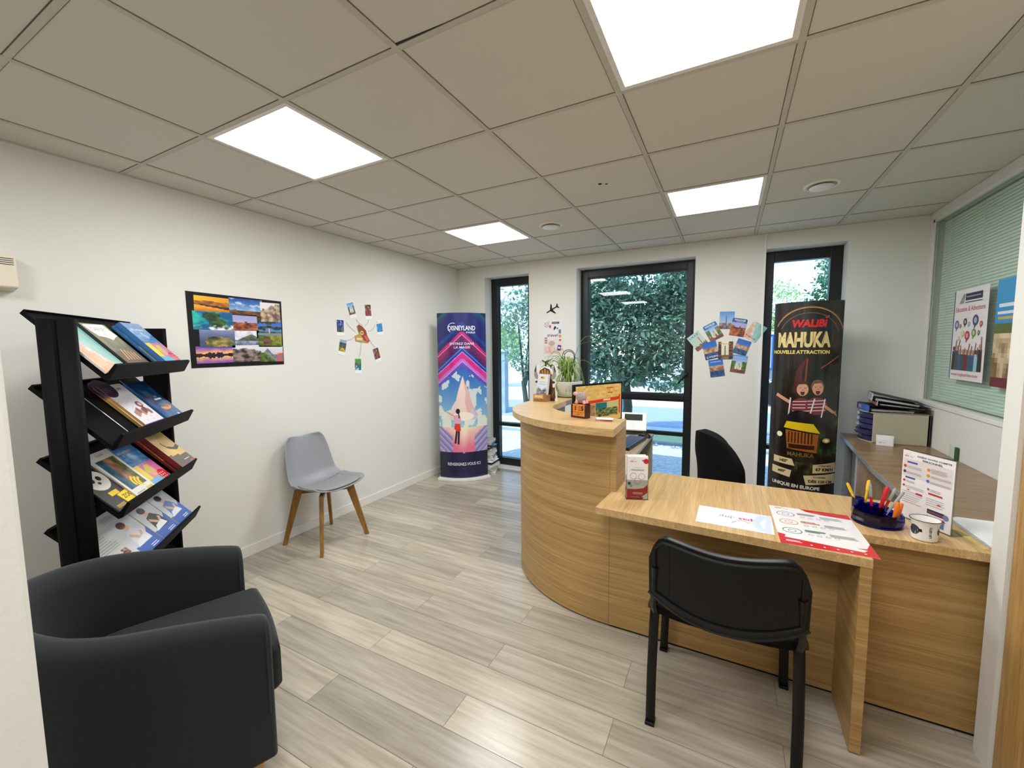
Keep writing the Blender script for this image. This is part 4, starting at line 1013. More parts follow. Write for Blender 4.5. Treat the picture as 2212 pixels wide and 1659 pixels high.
def card(corners, kd, txt, tc, band, lab, seed, zoff, tz=.84, th_=.018, w_=.125, h_=.165, dark=None):
    tl, tr, br, bl_ = corners; an = atan2(tr[1] - tl[1], tr[0] - tl[0]); cx = sum(p[0] for p in corners) / 4; cz = sum(p[1] for p in corners) / 4
    t = thing('city_card', lab, 'postcard', group='city cards fanned out on the back wall', mat=Matrix.Translation((cx, YB - .001 - zoff, cz)) @ Matrix.Rotation(-an, 4, 'Y') @ Matrix.Translation((-w_ / 2, 0, -h_ / 2)))
    a = Art(lift=.00018); a.rrect(0, 0, w_, h_, .014, band or (190, 210, 226)); f = scape(kd, seed)
    def g(u, v):
        du, dv = min(u, 1 - u) * w_, min(v, 1 - v) * h_
        return None if (du < .010 and dv < .010 and (.012 - du) ** 2 + (.012 - dv) ** 2 > .00014) else f(u, v)
    a.raster(.0, .0, w_, h_ * (.76 if band else 1), 14, 17, lambda u, v: g(u, v * (.76 if band else 1)))
    if txt: a.text(txt, w_ / 2, h_ * tz, tc, th_, w=w_ * .74, bold=.02)
    if band: a.rect(w_ * .3, h_ * .785, w_ * .8, h_ * .80, (200, 222, 240))
    a.obj('printed_face', t, 'gloss_print')
    b = Art(); b.rrect(0, 0, w_, h_, .014, (236, 236, 232)); b.obj('card_back', t).location = (0, .0009, 0)
C = [('nantes', [(-.087, 1.824), (.038, 1.82), (.038, 1.67), (-.087, 1.67)], 'spire', '', None, None, 'blue sky card with a tall spire, top centre of the fan of city cards', 0, {}),
     ('m', [(-.236, 1.687), (-.123, 1.747), (-.045, 1.60), (-.15, 1.54)], 'square', 'MONTPELLIER', (240, 244, 250), (24, 112, 180), 'card with a blue title band tilted left, upper left of the fan of city cards', .0012, {}),
     ('t', [(.031, 1.759), (.154, 1.735), (.118, 1.60), (-.010, 1.615)], 'canyon', 'TOULOUSE', (240, 244, 250), (20, 84, 150), 'card with a blue title band tilted right, upper right of the fan of city cards', .0012, {}),
     ('ni', [(.205, 1.737), (.304, 1.669), (.210, 1.530), (.113, 1.588)], 'beach', 'Nice', (70, 70, 80), None, 'beach coast card at the far right of the fan, touching the window frame', .0006, dict(tz=.12, th_=.012)),
     ('l', [(-.369, 1.584), (-.271, 1.662), (-.180, 1.53), (-.264, 1.444)], 'church', 'LILLE', (110, 110, 130), None, 'pale green card with a church tower, far left of the fan', .0024, dict(tz=.8)),
     ('ma', [(.072, 1.575), (.184, 1.535), (.151, 1.415), (.025, 1.443)], 'harbour', '', None, None, 'red and blue harbour card right of the centre of the fan', .0036, dict(w_=.115, h_=.14)),
     ('ly', [(-.234, 1.531), (-.115, 1.561), (-.077, 1.395), (-.19, 1.368)], 'harbour', 'LYON', (240, 244, 250), None, 'river town card left of the centre of the fan', .0036, dict(tz=.07, th_=.016)),
     ('s', [(-.179, 1.366), (-.049, 1.388), (-.018, 1.222), (-.148, 1.200)], 'harbour', 'STRASBOURG', (200, 222, 240), None, 'half-timbered house card under deep blue sky, lower left of the fan', .0030, dict(th_=.010)),
     ('b', [(.038, 1.428), (.165, 1.410), (.140, 1.243), (.007, 1.261)], 'square', 'BORDEAUX', (190, 214, 236), None, 'city gate card with green trees, lower right of the fan', .0044, dict(th_=.010)),
     ('p', [(-.090, 1.547), (.035, 1.549), (.037, 1.378), (-.087, 1.378)], 'paris', 'Paris', (200, 150, 40), None, 'cream card with a lattice tower between dark buildings, centre of the fan', .0050, dict(tz=.84, th_=.014))]
for k, (_, cr, kd, txt, tc, band, lab, zo, kw) in enumerate(C): card(cr, kd, txt, tc, band, lab, k + 40, zo, **kw)

# posters on the partition glass (facing -x)
t = thing('education_poster', 'white poster with speech balloons and a group of people on the partition glass', 'poster', (XR + .0105, 4.002, 1.262), R(-90))
a = Art(); W_, H_ = .432, .60
a.rect(0, 0, W_, H_, (232, 228, 226)); a.rect(0, 0, .012, H_, (66, 58, 104))
for k in range(11): a.rect(.012, .04 + k * .052, W_, .0412 + k * .052, (206, 202, 202))
a.rect(.15, .525, .36, .57, (46, 40, 70)); a.rect(.16, .545, .34, .552, (160, 156, 180)); a.rect(.15, .51, .36, .516, (46, 40, 70)); a.poly([(.07, .508), (.12, .57), (.145, .57), (.13, .508)], (150, 146, 160))
a.text('Education & Adventure', .215, .455, (190, 44, 50), .032, w=.37)
for x, z, r, c in ((.06, .37, .03, (90, 100, 150)), (.11, .36, .013, (150, 40, 70)), (.17, .385, .024, (50, 44, 50)), (.22, .37, .015, (150, 150, 170)), (.3, .39, .035, (70, 66, 120)), (.37, .365, .017, (170, 40, 50)), (.15, .31, .02, (206, 196, 110)), (.21, .295, .03, (180, 40, 50)), (.29, .31, .026, (120, 150, 60)), (.35, .31, .014, (70, 90, 80)), (.1, .28, .013, (190, 200, 160))):
    a.circ(x, z, r, c); a.poly([(x - r * .4, z - r * .8), (x + r * .2, z - r * .9), (x - r * .3, z - r * 1.6)], c); a.circ(x, z, r * .55, mix(c, (240, 240, 240), .6))
rn = random.Random(5)
for k in range(9):
    x = .05 + k * .042; z = .12 + rn.uniform(0, .05); c = rn.choice([(60, 90, 120), (150, 200, 210), (120, 40, 50), (210, 200, 130), (70, 76, 90), (50, 44, 40)])
    a.poly([(x - .022, .065), (x + .024, .065), (x + .02, z + .04), (x - .018, z + .04)], c); a.circ(x, z + .058, .015, rn.choice([(190, 140, 120), (90, 60, 50), (210, 170, 150)])); a.line(x + .012, z + .03, x + .02 + rn.uniform(-.02, .02), z + rn.uniform(.08, .12), .008, (150, 100, 80))
a.text('www.anglophiles.com', .21, .022, (190, 44, 50), .024, w=.34); a.obj('printed_face', t); MB().box(0, W_, 0, .001, 0, H_).obj('sheet', 'paper', t)
t = thing('beach_poster', 'blue and sand coloured poster on the partition glass, cut off by the white wall end', 'poster', (XR + .0105, 3.485, 1.25), R(-90))
a = Art(); a.raster(0, 0, .42, .62, 14, 22, lambda u, v: mix((40, 130, 190), (70, 160, 210), v) if v > .58 else ((96, 110, 50) if v > .52 else ((110, 40, 40) if v < .1 else mix((226, 210, 170), (130, 96, 60), 1 - v * 2 + nz(u, v, 6))))); a.rect(.03, .46, .3, .48, (230, 236, 240)); a.rect(.02, .42, .25, .436, (230, 236, 240)); a.rect(.03, .39, .2, .405, (214, 170, 80))
a.obj('printed_face', t); MB().box(0, .42, 0, .001, 0, .62).obj('sheet', 'paper', t)

# ================================================================== TOTEM BANNERS
def totem(name, lab, loc, rz, hw, bend, art, z0, z1, xs, dep, side):
    t = thing(name, lab, 'display banner', loc, rz)
    m = MB(); n = len(xs)
    fr_ = [bend(x, 0, -.0006) for x in xs]; L = Vector((fr_[0][0], fr_[0][1])); Rr = Vector((fr_[-1][0], fr_[-1][1]))
    bk = []
    for i in range(1, n - 1):
        u = i / (n - 1); p = Rr.lerp(L, u); bk.append((p.x, p.y + dep * sin(pi * u)))
    m.prism([(p[0], p[1]) for p in fr_] + bk, z0, z1); m.obj('body', side, t)
    m = MB(); rr = [(x * 1.12, (y - .03) * 1.0) for x, y in [(p[0], p[1] - .012) for p in fr_]] + [(p[0] * 1.1, p[1] + .03) for p in bk]
    m.prism(rr, 0, z0); m.obj('base_plate', 'white_plastic', t, smooth=True, bevel=.004)
    art(t); return t
def b1(x, z, l):
    k = x / .273; return (x, -.095 * (1 - k * k) - l, z)
def art1(t):
    a = Art(bend=b1, lift=.0003)
    def f(u, v):
        x = (u - .5) * .546; z = .03 + v * 1.87; q = z + abs(x) * .92; n = nz(u, v, 9)
        if z < .335 + (.0 if abs(x) > .02 else -.02 + abs(x)): return mix((20, 22, 72), (12, 14, 44), abs(x) * 3)
        if q > 2.00: return mix((20, 40, 100), (40, 140, 120), (q - 2.0) * 6) if q < 2.09 else (12, 30, 60)
        if q > 1.70: return mix((26, 30, 100), (20, 66, 150), (1 if 1.76 < q < 1.80 else 0) * .8 + n * .3)
        if q > 1.66: return (190, 34, 110)
        if q > 1.53: return mix((120, 26, 100), (50, 26, 84), (1.66 - q) * 6 + n * .4) if abs(x) < .16 else mix((170, 24, 90), (60, 26, 100), (1.66 - q) * 7)
        if q > 1.47: return (30, 60, 160)
        if q > 1.40: return mix((224, 40, 150), (200, 30, 120), n + .5)
        if q > 1.36: return (190, 110, 200)
        if q > 1.31: return (96, 76, 180)
        if z > .62:   # sky and cloud
            w_ = .62 - z + 1.0
            if fbm(u, v * 2.4, 4, 3) > .1 + (z - .9) * .5: return mix((238, 236, 224), (150, 196, 220), (z - .6) * .8)
            return mix((150, 206, 224), (30, 90, 180), (z - .65) * 1.5)
        if abs(x) > .12 and abs(x) - (z - .44) * 1.3 > -.0 + .02:
            return mix((230, 180, 200), (90, 120, 200), ((abs(x) * 1.0 + (.62 - z)) * 14) % 1)
        return mix((236, 120, 150), (250, 232, 200), (z - .33) * 4 - abs(x) * 2.0 + n * .2)
    a.raster(-.273, .03, .273, 1.90, 44, 150, f)
    for q in (1.66, 1.51, 1.468, 1.36):
        for s in (-1, 1): a.line(0, q, s * .273, q - .273 * .92, .004, (236, 190, 236) if q != 1.51 else (120, 190, 240))
    # plain pale towers-less peak as a stand-in behind the walkway
    a.poly([(-.17, .74), (-.12, .86), (-.08, .92), (-.05, 1.04), (.0, 1.20), (.03, 1.10), (.07, 1.02), (.10, .88), (.17, .74)], (240, 216, 204))
    a.poly([(.0, 1.20), (.03, 1.10), (.07, 1.02), (.10, .88), (.17, .74), (.05, .74), (.02, .9), (.03, 1.0)], (226, 184, 180)); a.poly([(-.16, .70), (-.12, .80), (-.07, .86), (-.02, .70)], (226, 216, 214)); a.poly([(.04, .70), (.1, .84), (.17, .70)], (206, 204, 226))
    a.circ(0, .74, .12, (250, 240, 220), rz=.05)
    # child on the walkway
    x0 = -.065
    a.line(x0 - .01, .58, x0 - .03, .43, .022, (50, 30, 50)); a.line(x0 + .012, .58, x0 + .005, .42, .022, (50, 30, 50)); a.poly([(x0 - .04, .60), (x0 - .028, .67), (x0 + .028, .67), (x0 + .035, .58), (x0, .565)], (224, 60, 40))
    a.poly([(x0 - .035, .66), (x0 - .045, .73), (x0 - .02, .76), (x0 + .03, .75), (x0 + .045, .68), (x0 + .02, .655)], (230, 176, 196)); a.line(x0 - .03, .74, x0 - .12, .79, .014, (214, 160, 150)); a.circ(x0 + .005, .80, .024, (60, 34, 40), rz=.03); a.line(x0 + .01, .79, x0 + .02, .72, .014, (60, 34, 40))
    a.text('DISNEYLAND', .0, 1.705, (240, 240, 250), .052, w=.30, bold=.015); a.ring(-.10, 1.735, .055, .006, (240, 240, 250), a0=pi * .35, a1=pi * 1.35); a.text('PARIS', .10, 1.672, (240, 240, 250), .020, w=.10, bold=.01)
    a.text('ENTREZ DANS', 0, 1.545, (228, 214, 236), .026, w=.27, bold=.015); a.text('LA MAGIE', 0, 1.505, (228, 214, 236), .026, w=.18, bold=.015)
    a.text('RENSEIGNEZ-VOUS ICI', 0, .175, (236, 236, 246), .034, w=.37, bold=.01)
    a.obj('printed_front', t, 'gloss_print')
xs1 = [-.273 + .546 * i / 20 for i in range(21)]
totem('totem_banner', 'tall curved blue and pink display banner with a white base near the left corner', (-2.685, 3.915, 0), R(34.8), .273, b1, art1, .03, 1.90, xs1, .10, 'white_plastic')
R2 = .30
def b2(x, z, l):
    th = x / R2; return ((R2 + l) * sin(th), -(R2 + l) * cos(th) + .30, z)
def art2(t):
    a = Art(bend=b2, lift=.0003)
    def f(u, v):
        x = -.30 + u * .52; z = .03 + v * 1.82; n = fbm(u, v * 3, 5, 7); 
        c = mix((16, 14, 12), (40, 32, 26), n + .4)
        if .62 < z < 1.0 and x > .06: c = mix(c, (70, 100, 40), max(0, n * 1.5))
        if z < .62: c = mix((26, 16, 14), (50, 40, 26), n + .3)
        if .40 < z < .55 and -.1 < x < .05: c = mix(c, (60, 80, 40), max(0, n * 2))
        return c
    a.raster(-.30, .03, .22, 1.85, 26, 90, f)
    for r_, wd, c in ((.27, .010, (120, 84, 44)), (.262, .004, (214, 160, 90)), (.22, .003, (150, 110, 60))): a.ring(-.03, 1.54, r_, wd, c, a0=pi * .1, a1=pi * .85, rz=1.0)
    a.text('WALiBi', -.035, 1.645, (206, 24, 34), .062, w=.235, bold=.045, shear=.12); a.line(.075, 1.715, .10, 1.73, .012, (206, 24, 34))
    a.text('MAHUKA', -.065, 1.485, (222, 198, 132), .125, w=.37, bold=.05); 
    for k in range(7): a.line(-.24 + k * .06, 1.50, -.22 + k * .06, 1.60, .003, (96, 76, 40))
    a.text('NOUVELLE ATTRACTION', -.085, 1.435, (226, 206, 110), .030, w=.40, bold=.04)
    a.poly([(-.12, 1.12), (-.10, 1.30), (-.03, 1.42), (-.06, 1.28), (-.05, 1.12)], (80, 28, 24)); a.line(-.04, 1.12, -.03, 1.40, .010, (130, 60, 30)); a.line(.06, 1.32, .19, 1.42, .008, (150, 90, 40))
    # riders
    sk = (208, 152, 118)
    for fx, fz, hr, sc_ in ((-.055, 1.15, (60, 40, 30), 1.0), (.045, 1.16, (110, 80, 70), .95)):
        a.circ(fx - .0, fz - .14, .075, (120, 44, 54), rz=.07)
        for q in range(4): a.line(fx - .06, fz - .18 + q * .026, fx + .06, fz - .17 + q * .026, .006, (226, 210, 210))
        a.circ(fx, fz + .018, .046 * sc_, hr, rz=.055); a.circ(fx + .003, fz, .039 * sc_, sk, rz=.052); a.circ(fx + .004, fz - .026, .014, (90, 18, 26), rz=.021); a.rect(fx - .006, fz - .016, fx + .014, fz - .011, (236, 230, 224)); a.poly([(fx - .04, fz + .02), (fx - .03, fz + .06), (fx + .02, fz + .068), (fx + .042, fz + .03), (fx + .02, fz + .045), (fx - .02, fz + .04)], hr); a.circ(fx - .012, fz + .012, .006, (60, 40, 36), 8, rz=.003); a.circ(fx + .02, fz + .012, .006, (60, 40, 36), 8, rz=.003); a.poly([(fx, fz + .005), (fx + .008, fz - .006), (fx - .002, fz - .006)], (190, 140, 116))
    a.line(-.13, 1.04, -.24, 1.10, .026, sk); a.line(.09, 1.03, .17, .97, .022, sk)
    for k in range(4): a.line(.165, .972, .19 + .004 * k, .985 - k * .014, .006, sk)
    for x0, x1 in ((-.14, -.13), (.0, .03), (.08, .10)): a.line(x0, .93, x1, 1.08, .009, (226, 224, 224))
    a.circ(-.06, .93, .085, (18, 16, 18), rz=.05)
    a.poly([(-.17, .83), (-.15, .885), (.03, .875), (.08, .80)], (226, 190, 20)); a.poly([(-.155, .815), (.07, .79), (.06, .64), (-.14, .66)], (160, 90, 30)); a.rect(-.13, .665, .045, .70, (50, 26, 16))
    for k in range(8): a.rect(-.135 + k * .022, .71, -.125 + k * .022, .80, (60, 32, 18))
    a.circ(-.20, .77, .022, (250, 246, 190)); a.circ(.125, .745, .028, (190, 170, 90), rz=.02); a.circ(.125, .745, .015, (252, 246, 200), rz=.011)
    a.text('MAHUKA', -.045, .60, (120, 96, 50), .035, w=.18, bold=.03)
    P = (222, 200, 150); K = (30, 24, 20)
    a.poly([(-.24, .585), (-.10, .575), (-.08, .52), (-.24, .53)], P); a.text('HES"', -.16, .54, K, .024, bold=.05)
    a.poly([(-.25, .50), (-.10, .48), (-.11, .42), (-.25, .44)], P); a.text('MES"', -.17, .452, K, .022, bold=.05)
    a.poly([(.04, .545), (.21, .57), (.212, .49), (.04, .475)], P); a.text('VITESSE MAX', .125, .532, K, .013, bold=.03); a.text('67 KM/H', .125, .495, K, .028, w=.13, bold=.05)
    a.poly([(-.02, .45), (.21, .48), (.212, .40), (-.0, .375)], P); a.text('ACCESSIBLE', .09, .437, K, .013, bold=.03); a.text('DÈS 120 CM', .10, .397, K, .028, w=.17, bold=.05)
    a.text('UNIQUE EN EUROPE', -.075, .335, (226, 222, 214), .034, w=.34, bold=.04, rot=-.03)
    for k, g in enumerate('f', ): pass
    for k, g in enumerate(['f', 'o', 'd', 'y', 'in']):
        x = -.16 + k * .048; a.circ(x, .285, .018, (222, 218, 210)); a.text(g, x, .277, (20, 18, 18), .016, bold=.03)
    a.obj('printed_front', t, 'gloss_print')
xs2 = [-.30 + .52 * i / 20 for i in range(21)]
totem('totem_banner', 'tall curved black theme park banner in front of the right window', (.587, 4.0, 0), 0, .26, b2, art2, .03, 1.85, xs2, .02, 'edge')

# magazines piled on the floor behind the blue banner
rn = random.Random(8); z = 0; k = 0
edges = ['page_edge', 'dark_edge', 'blue_edge', 'paper', 'page_edge', 'dark_edge']
names = ['lowest', 'second', 'third', 'fourth', 'fifth', 'sixth', 'seventh', 'eighth', 'ninth', 'tenth', 'eleventh', 'twelfth', 'thirteenth', 'fourteenth', 'fifteenth', 'sixteenth']
for k in range(16):
    h_ = rn.uniform(.020, .034); w_, d_ = .27, .21; an = R(rn.uniform(-14, 14) + 10)
    cx, cy = -2.575 + rn.uniform(-.02, .02) - k * .004, 4.225 + rn.uniform(-.012, .012)
    t = thing('floor_magazine', '%s magazine from the floor in the high pile right of the blue banner' % names[k], 'magazine', (cx, cy, z), an, 'magazines piled on the floor')
    n_ = 4
    for q in range(n_): pass
    m = MB(); m.box(-w_ / 2, w_ / 2, -d_ / 2, d_ / 2, 0, h_ - .001); m.obj('pages', edges[rn.randrange(6)], t)
    m = MB(); m.box(-w_ / 2 - .003, w_ / 2 + .003, -d_ / 2 - .003, d_ / 2 + .003, h_ - .0009, h_); m.obj('cover', ['grey_card', 'paper', 'blue_edge', 'grey_card'][rn.randrange(4)], t)
    z += h_ + .0002
z = 0
for k in range(9):
    h_ = rn.uniform(.022, .034); w_, d_ = .22, .18
    t = thing('floor_magazine', '%s magazine from the floor in the low pile left of the blue banner' % names[k], 'magazine', (-2.905 + rn.uniform(-.012, .012), 4.02 + rn.uniform(-.015, .015), z), R(rn.uniform(-8, 8)), 'magazines piled on the floor')
    MB().box(-w_ / 2, w_ / 2, -d_ / 2, d_ / 2, 0, h_ - .001).obj('pages', edges[rn.randrange(6)], t)
    MB().box(-w_ / 2 - .003, w_ / 2 + .003, -d_ / 2 - .003, d_ / 2 + .003, h_ - .0009, h_).obj('cover', ['grey_card', 'paper', 'grey_card'][rn.randrange(3)], t)
    z += h_ + .0002

# ================================================================== THINGS ON THE COUNTERS
DT, CT = .75, 1.10       # desk top and counter top heights
def flat(x, y, z, an): return Matrix.Translation((x, y, z)) @ Matrix.Rotation(an, 4, 'Z') @ Matrix.Rotation(-pi / 2, 4, 'X')
def logo(a, x, z, s, grey=(130, 130, 134)):   # small word mark with a bird-like tick above
    a.text('apas', x, z, (200, 40, 52), s, align='l', bold=.02); a.text('-btp', x + s * 2.75, z, grey, s * 1.15, align='l')
    a.line(x + s * .7, z + s * 1.5, x + s * 1.2, z + s * 1.9, s * .12, (220, 150, 70)); a.ring(x + s * 1.9, z + s * 2.1, s * .8, s * .12, (206, 70, 80), a0=pi * 1.1, a1=pi * 1.8); a.line(x + s * 2.6, z + s * 1.9, x + s * 3.2, z + s * 2.6, s * .12, (80, 110, 170))

# A4 name sheet, its writing upside down for the visitor's side
t = thing('name_sheet', 'white laminated sheet lettered upside down, lying left of the red and white poster', 'sheet', mat=flat(.190, 2.094, DT + .0006, pi - .02))
a = Art(); a.rect(0, 0, .29, .205, (228, 230, 236)); logo(a, .055, .070, .031); a.poly([(.02, .02), (.05, .01), (.08, .12), (.05, .19), (.03, .19), (.05, .11)], (206, 220, 240)); a.poly([(.0, .0), (.02, .0), (.035, .2), (.01, .2)], (214, 222, 238))
a.obj('printed_face', t, 'gloss_print'); MB().box(0, .29, 0, .0004, 0, .205).obj('sheet', 'paper', t)
# A3 poster lying flat
t = thing('services_poster', 'red and white services poster lying flat, its corner over the low desk edge', 'poster', mat=flat(.2, 1.826, DT + .0006, 0.02))
a = Art(); W_, H_ = .297, .42; RD = (206, 26, 40)
a.rect(0, 0, W_, H_, (236, 234, 232)); a.poly([(.12, H_), (W_, H_), (W_, H_ - .055), (.2, H_ - .045), (.14, H_ - .028)], RD); a.poly([(0, 0), (W_, 0), (W_, .12), (W_ - .02, .07), (.2, .055), (.08, .07), (0, .10)], RD); a.poly([(.02, .065), (.26, .035), (.275, .055), (.16, .085), (.03, .1)], (236, 234, 232))
logo(a, .02, H_ - .03, .011)
for k, c in enumerate([(90, 96, 110), (216, 120, 70), (60, 130, 110)]):
    z = .33 - k * .095; a.ring(.055, z, .034, .003, c, rz=.85); a.ring(.055, z, .014, .002, c); a.lines(.1, z + .005, .17, z + .03, 3, c, .004, k); a.lines(.18, z - .01, .27, z + .02, 4, (170, 168, 160), .003, k + 3)
    for q in range(4): a.ring(.115 + q * .028, z - .018, .008, .0014, (120, 124, 130))
for q in range(5): a.circ(.1 + q * .04, .018, .004, (240, 230, 230))
a.lines(.02, .02, .08, .04, 2, (240, 226, 226), .005, 3); a.lines(.16, H_ - .04, .28, H_ - .02, 3, (226, 110, 116), .003, 9)
a.obj('printed_face', t, 'gloss_print'); MB().box(0, W_, 0, .0004, 0, H_).obj('sheet', 'paper', t)

# leaflet holder
hM = Matrix.Translation((-.428, 2.026, DT)) @ Matrix.Rotation(R(20), 4, 'Z')
t = thing('leaflet_holder', 'clear upright holder filled with red and white leaflets on the low desk', 'leaflet holder', mat=hM)
m = MB(); m.box(0, .106, -.002, 0, .0, .10); m.box(0, .106, .034, .036, .0, .19); m.box(0, .002, 0, .034, 0, .12); m.box(.104, .106, 0, .034, 0, .12); m.box(0, .106, -.002, .060, 0, .002)
m.obj('pocket', 'acrylic', t)
def leafart(a, w, h):
    a.rect(0, 0, w, h, (236, 232, 230)); a.poly([(0, 0), (w, 0), (w, .075), (w * .8, .056), (w * .4, .05), (0, .05)], (204, 28, 40)); a.poly([(w * .75, 0), (w, .03), (w, 0)], (236, 232, 230)); a.poly([(w * .72, .012), (w, .034), (w, .004)], (236, 232, 230))
    a.circ(w * .9, h * .9, .013, (206, 36, 44)); a.poly([(w * .68, h * .93), (w * .8, h * .93), (w * .74, h * .895)], (70, 80, 160)); logo(a, .012, h * .87, .007)
    for x, z, c in ((.3, .55, (80, 90, 96)), (.7, .54, (70, 120, 110)), (.5, .43, (214, 150, 90))): a.ring(w * x, h * z, .0155, .0014, c)
    a.circ(w * .1, h * .37, .008, (60, 140, 110)); a.circ(w * .2, h * .31, .005, (226, 150, 60)); a.rect(w * .15, h * .70, w * .85, h * .707, (110, 110, 116)); a.rect(w * .2, h * .68, w * .8, h * .687, (70, 70, 76)); a.rect(w * .3, h * .75, w * .7, h * .755, (150, 150, 156))
    a.rect(w * .28, h * .145, w * .75, h * .16, (238, 226, 226)); a.rect(w * .28, h * .12, w * .75, h * .132, (238, 226, 226)); a.rect(w * .2, h * .05, w * .6, h * .056, (238, 196, 196))
first = None
for k in range(7):
    mt = hM @ Matrix.Translation((.004 - (.003 if k > 4 else 0), .0015 + .0045 * k, .003 + .0006 * k)) @ Matrix.Rotation(R(-1.0 if k > 4 else .4), 4, 'Y')
    lab = 'front red and white leaflet in the clear holder on the low desk' if k == 0 else 'red and white leaflet, number %s behind the front one in the clear holder' % ['', 'one', 'two', 'three', 'four', 'five', 'six'][k]
    if first is None:
        o = thing('leaflet', lab, 'leaflet', mat=mt, group='leaflets in the clear holder'); m = MB(); m.box(0, .098, 0, .003, 0, .212); m.obj('folded_sheet', 'paper', o)
        a = Art(lift=.00015); a.layer = 1; leafart(a, .098, .212); a.obj('printed_face', o, 'gloss_print'); first = o
    else: dup(first, mt, lab)

# blue pen organiser with pens
t = thing('pen_organiser', 'round transparent blue pen organiser with compartments on the low desk', 'pen holder', (.578, 2.215, DT), .2)
m = MB(); m.lathe([(.078, 0), (.084, .012), (.088, .03), (.086, .052), (.081, .056), (.078, .052), (.081, .03), (.075, .008), (.001, .006)], n=10, cap=(True, False)); m.obj('tray', 'blueacr', t)
m = MB()
for k in range(5): m.box(.018, .080, -.0015, .0015, .006, .05, Matrix.Rotation(2 * pi * k / 5, 4, 'Z'))
m.obj('partition', 'blueacr', t)
m = MB(); m.lathe([(.034, .006), (.036, .07), (.034, .072), (.031, .068), (.030, .01)], (0, .02, 0), 20, (False, False)); m.obj('centre_cup', 'blueacr', t)
m = MB(); m.lathe([(.02, .006), (.022, .088), (.020, .09), (.018, .086), (.017, .01)], (-.05, .045, 0), 16, (False, False)); m.obj('side_cup', 'blueacr', t)
m = MB(); m.lathe([(.083, 0), (.085, .004)], n=24); m.obj('base', 'navy', t)
def pen(x, y, z, tx, ty, L, c, lab, capc=None, r=.0048):
    d = Vector((tx, ty, 1)).normalized(); t = thing('pen', lab, 'pen', group='pens in the blue organiser', mat=Matrix.Translation((x, y, z)) @ d.to_track_quat('Z', 'Y').to_matrix().to_4x4())
    MB().lathe([(.001, 0), (.003, .012), (r, .02), (r, L * .62)], n=12, cap=(True, True)).obj('barrel', c, t, smooth=True)
    MB().lathe([(r, L * .62), (r * 1.2, L * .625), (r * 1.2, L * .95), (r * .8, L), (.001, L)], n=12, cap=(True, True)).obj('cap', capc or c, t, smooth=True)
    MB().box(r * 1.1, r * 1.1 + .002, -.0018, .0018, L * .66, L * .96).obj('clip', capc or c, t)
ox, oy, oz = .60, 2.19, DT + .008
pen(0.526, 2.250, oz + .03, -.40, .20, .115, 'yellow', 'yellow pen leaning far left in the blue organiser')
pen(0.544, 2.257, oz + .035, .12, .10, .125, 'yellow', 'yellow pen standing second from left in the blue organiser')
pen(0.570, 2.239, oz, -.08, .1, .150, 'red', 'slim red pen with a grey cap in the middle of the blue organiser', 'silver')
pen(0.582, 2.233, oz, .22, .06, .150, 'red', 'bright red marker leaning right in the blue organiser', r=.007)
pen(0.590, 2.237, oz, .38, .12, .150, 'red', 'red pen with a grey cap leaning right behind the bright red marker', 'silver')
pen(0.594, 2.221, oz, .52, .10, .150, 'silver', 'silver pen leaning furthest right behind the orange pens')
pen(0.618, 2.175, oz, .10, -.05, .105, 'orange', 'orange pen at the front right of the blue organiser', r=.0065)
pen(0.632, 2.190, oz, .16, .05, .098, 'orange', 'orange pen just behind the front orange one in the blue organiser', r=.0065)

# enamel mug
t = thing('enamel_mug', 'white enamel mug with a dark rim and black lettering beside the pen organiser', 'mug', (.694, 2.108, DT), 0)
MB().lathe([(.034, 0), (.0385, .003), (.040, .012), (.0385, .04), (.040, .062), (.0455, .079), (.044, .080), (.0385, .062), (.037, .04), (.037, .006), (.0, .005)], n=40, cap=(True, False)).obj('cup', 'enamel', t, smooth=True)
m = MB(); m.tube([(.0450 * cos(2 * pi * k / 40), .0450 * sin(2 * pi * k / 40), .0797) for k in range(41)], .0014, 6, cap=False); m.obj('rim', 'navy', t, smooth=True)
m = MB(); m.tube([(.038, .012, .066), (.060, .022, .062), (.066, .025, .040), (.058, .021, .020), (.038, .012, .016)], .0035, 8); m.xf(Matrix.Rotation(R(20), 4, 'Z')); m.obj('handle', 'enamel', t, smooth=True)
def bm_(x, z, l):
    th = x / .0395; r = .0402 + l - .0015 * sin(pi * max(0, min(1, (z - .012) / .05))) + (.0002 if z < .07 else .004)
    return (r * sin(th), -r * cos(th), z)
a = Art(bend=bm_, lift=.00012); a.layer = 2
a.circ(-.045, .040, .019, (60, 60, 70), 24); a.circ(-.045, .040, .016, (224, 222, 216), 24)
for k in range(5): a.line(-.058, .028 + k * .005, -.034, .030 + k * .005, .0018, (70, 70, 80))
a.poly([(-.068, .036), (-.058, .032), (-.018, .036), (-.020, .047), (-.060, .047)], (24, 24, 28)); a.text('LE SKI', -.043, .0375, (236, 234, 230), .007, bold=.03)
a.text('LES GETS', .0085, .018, (24, 24, 28), .0075, rot=pi / 2, align='l', bold=.03, w=.042); a.circ(.04, .04, .010, (30, 30, 34), 12, rz=.013); a.circ(.042, .046, .005, (220, 220, 216), 8)
a.obj('printed_badge', t)

